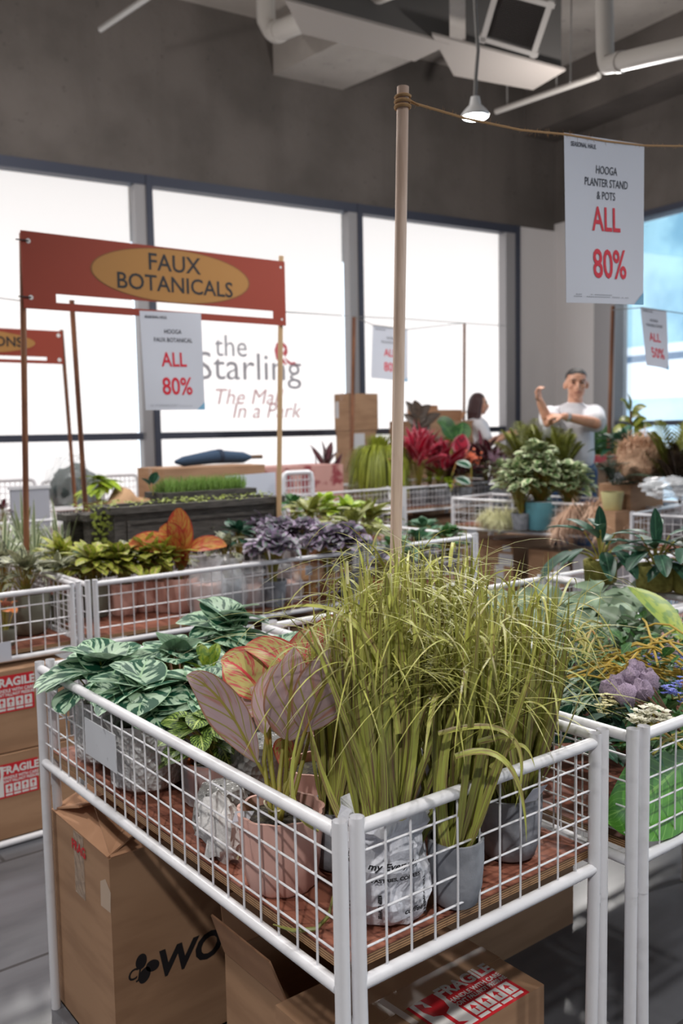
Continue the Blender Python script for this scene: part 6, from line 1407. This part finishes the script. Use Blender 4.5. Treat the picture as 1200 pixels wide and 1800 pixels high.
Ls, Le, Lw = m(.185, -.02, 1.43), m(.135, -.26, 1.37), m(-.12, -.33, 1.425); limb(b, [Ls, (Ls+Le)/2, Le, (Le*2+Lw)/3, Lw], [.057, .05, .044, .042, .028]); hand(b, Lw, m(-1, .15, .05), m(.1, .4, -.9), 1.0, 1.2, 1)
for sx in (-1, 1):
    limb(b, [m(.02+sx*.09, 0, .98), m(.02+sx*.10, 0, .52), m(.02+sx*.10, .03, .09)], [.105, .062, .042]); limb(b, [m(.02+sx*.10, .04, .05), m(.02+sx*.11, -.12, .035)], [.05, .038])
remesh(b, .0065, M_skin, 'body', man)
t = MB(); limb(t, [m(.02, 0, 1.12), m(.02, 0, 1.25), m(.025, .01, 1.37)], [.178, .172, .172]); limb(t, [m(-.145, 0, 1.425), m(.045, .0, 1.45), m(.19, 0, 1.425)], [.078, .086, .078]); limb(t, [m(.04, 0, 1.40), m(.045, 0, 1.495)], [.10, .072])
limb(t, [Rs, Rs.lerp(Re, .72)], [.085, .075]); limb(t, [Ls, Ls.lerp(Le, .78)], [.088, .082]); remesh(t, .011, M_tee, 't_shirt', man, 4)
j = MB(); limb(j, [m(.02, 0, 1.0), m(.02, 0, 1.10)], [.165, .160])
for sx in (-1, 1): limb(j, [m(.02+sx*.085, 0, .98), m(.02+sx*.10, 0, .52), m(.02+sx*.10, .03, .10)], [.12, .085, .075])
remesh(j, .012, M_jean, 'jeans', man, 4)
h = MB(); ball(h, hc+Vector((0, 0, .062))-ff*.012, .083, .083, .075); ball(h, hc+Vector((0, 0, .035))-ff*.04, .078, .078, .085); hb = remesh(h, .008, M_hair, 'hair', man, 2)
import bmesh
bm = bmesh.new(); bm.from_mesh(hb.data)                   # hairline: trim the hair below the brow and ear line
dels = [v for v in bm.verts if (v.co-hc).dot(ff) > .030 and (v.co.z-hc.z) < .076 or (v.co.z-hc.z) < -.03]
bmesh.ops.delete(bm, geom=dels, context='VERTS'); bm.to_mesh(hb.data); bm.free()
def fp_(par, c): pass
class _Loc: pass
def local_face(parent, c, f, s, hm=None):
    off = parent.location.copy(); facebits(parent, Vector(c)+off, f, s, hm)
local_face(man, hc, ff, 1.06)
wm = MB(); ax = (Lw-Le).normalized(); wc_ = Lw-ax*.03+MP; wm.tube([wc_-ax*.011, wc_+ax*.011], .036, 16); wm.build('wrist_watch', M_watch, man)
sh = MB()
for sx in (-1, 1): sh.blob(MP+m(.02+sx*.11, -.06, .045), .05, .13, .045, 16, 10, 0)
for sx in (-1, 1):
    sh = MB(); sh.blob(MP+m(.02+sx*.11, -.06, .05), .055, .12, .05, 16, 10, 0); sh.build('shoe', M_black, man)
# ---- woman, in profile
DW = 10.4
q = atd(840, 752, DW); WPp = Vector((q.x, q.y, 0)); wo = thing('person', 'woman with long dark hair in a white top, seen from the side behind the plants', 'person', WPp)
wf = (SIDE-VIEW*.08).normalized()
def n_(x, y, z): return SIDE*x+VIEW*y+Vector((0, 0, z))
hcw = n_(.015, 0, 1.545)
b = MB(); head(b, hcw, wf, .98); limb(b, [n_(-.015, 0, 1.36), n_(0, 0, 1.48)], [.05, .046]); limb(b, [n_(-.02, 0, .95), n_(-.02, 0, 1.1), n_(-.025, 0, 1.27)], [.135, .115, .13]); limb(b, [n_(-.02, -.15, 1.33), n_(-.02, .15, 1.33)], [.05, .05])
for sy in (-1, 1):
    s_, e_, w_ = n_(-.01, sy*.165, 1.32), n_(.10, sy*.20, 1.12), n_(.31, sy*.12, 1.21); limb(b, [s_, (s_+e_)/2, e_, (e_*2+w_)/3, w_], [.047, .042, .037, .035, .025]); hand(b, w_, n_(1, -sy*.2, .3), n_(0, -sy, -.3), .92, 1.0, sy)
    limb(b, [n_(-.02, sy*.08, .92), n_(0, sy*.085, .48), n_(-.03, sy*.085, .08)], [.098, .058, .038]); limb(b, [n_(-.04, sy*.085, .045), n_(.12, sy*.09, .03)], [.042, .032])
remesh(b, .0065, M_skin, 'body', wo)
t = MB(); limb(t, [n_(-.02, 0, 1.10), n_(-.022, 0, 1.27)], [.135, .150]); limb(t, [n_(-.02, -.15, 1.325), n_(-.02, .15, 1.325)], [.066, .066])
for sy in (-1, 1): limb(t, [n_(-.01, sy*.165, 1.32), n_(.06, sy*.188, 1.20)], [.07, .062])
remesh(t, .011, M_tee, 'white_top', wo, 4)
j = MB(); limb(j, [n_(-.02, 0, .98), n_(-.02, 0, 1.10)], [.152, .140])
for sy in (-1, 1): limb(j, [n_(-.02, sy*.08, .92), n_(0, sy*.085, .48), n_(-.03, sy*.085, .09)], [.115, .08, .068])
remesh(j, .012, M_black, 'dark_trousers', wo, 4)
h = MB(); ball(h, hcw+Vector((0, 0, .05))-wf*.02, .088, .088, .085)
limb(h, [hcw-wf*.035+Vector((0, 0, .03)), hcw-wf*.06-Vector((0, 0, .08)), hcw-wf*.075-Vector((0, 0, .24))], [.085, .08, .06])
for sy in (-1, 1): limb(h, [hcw+VIEW*sy*.062+Vector((0, 0, .05)), hcw+VIEW*sy*.066-wf*.025-Vector((0, 0, .08)), hcw+VIEW*sy*.07-wf*.04-Vector((0, 0, .20))], [.035, .035, .03])
hb = remesh(h, .009, M_hairb, 'hair', wo, 3)
bm = bmesh.new(); bm.from_mesh(hb.data); dels = [v for v in bm.verts if (v.co-hcw).dot(wf) > .035 and (v.co.z-hcw.z) < .075]; bmesh.ops.delete(bm, geom=dels, context='VERTS'); bm.to_mesh(hb.data); bm.free()
local_face(wo, hcw, wf, .98, M_hairb)
wo.scale = (1.045, 1.045, 1.045)
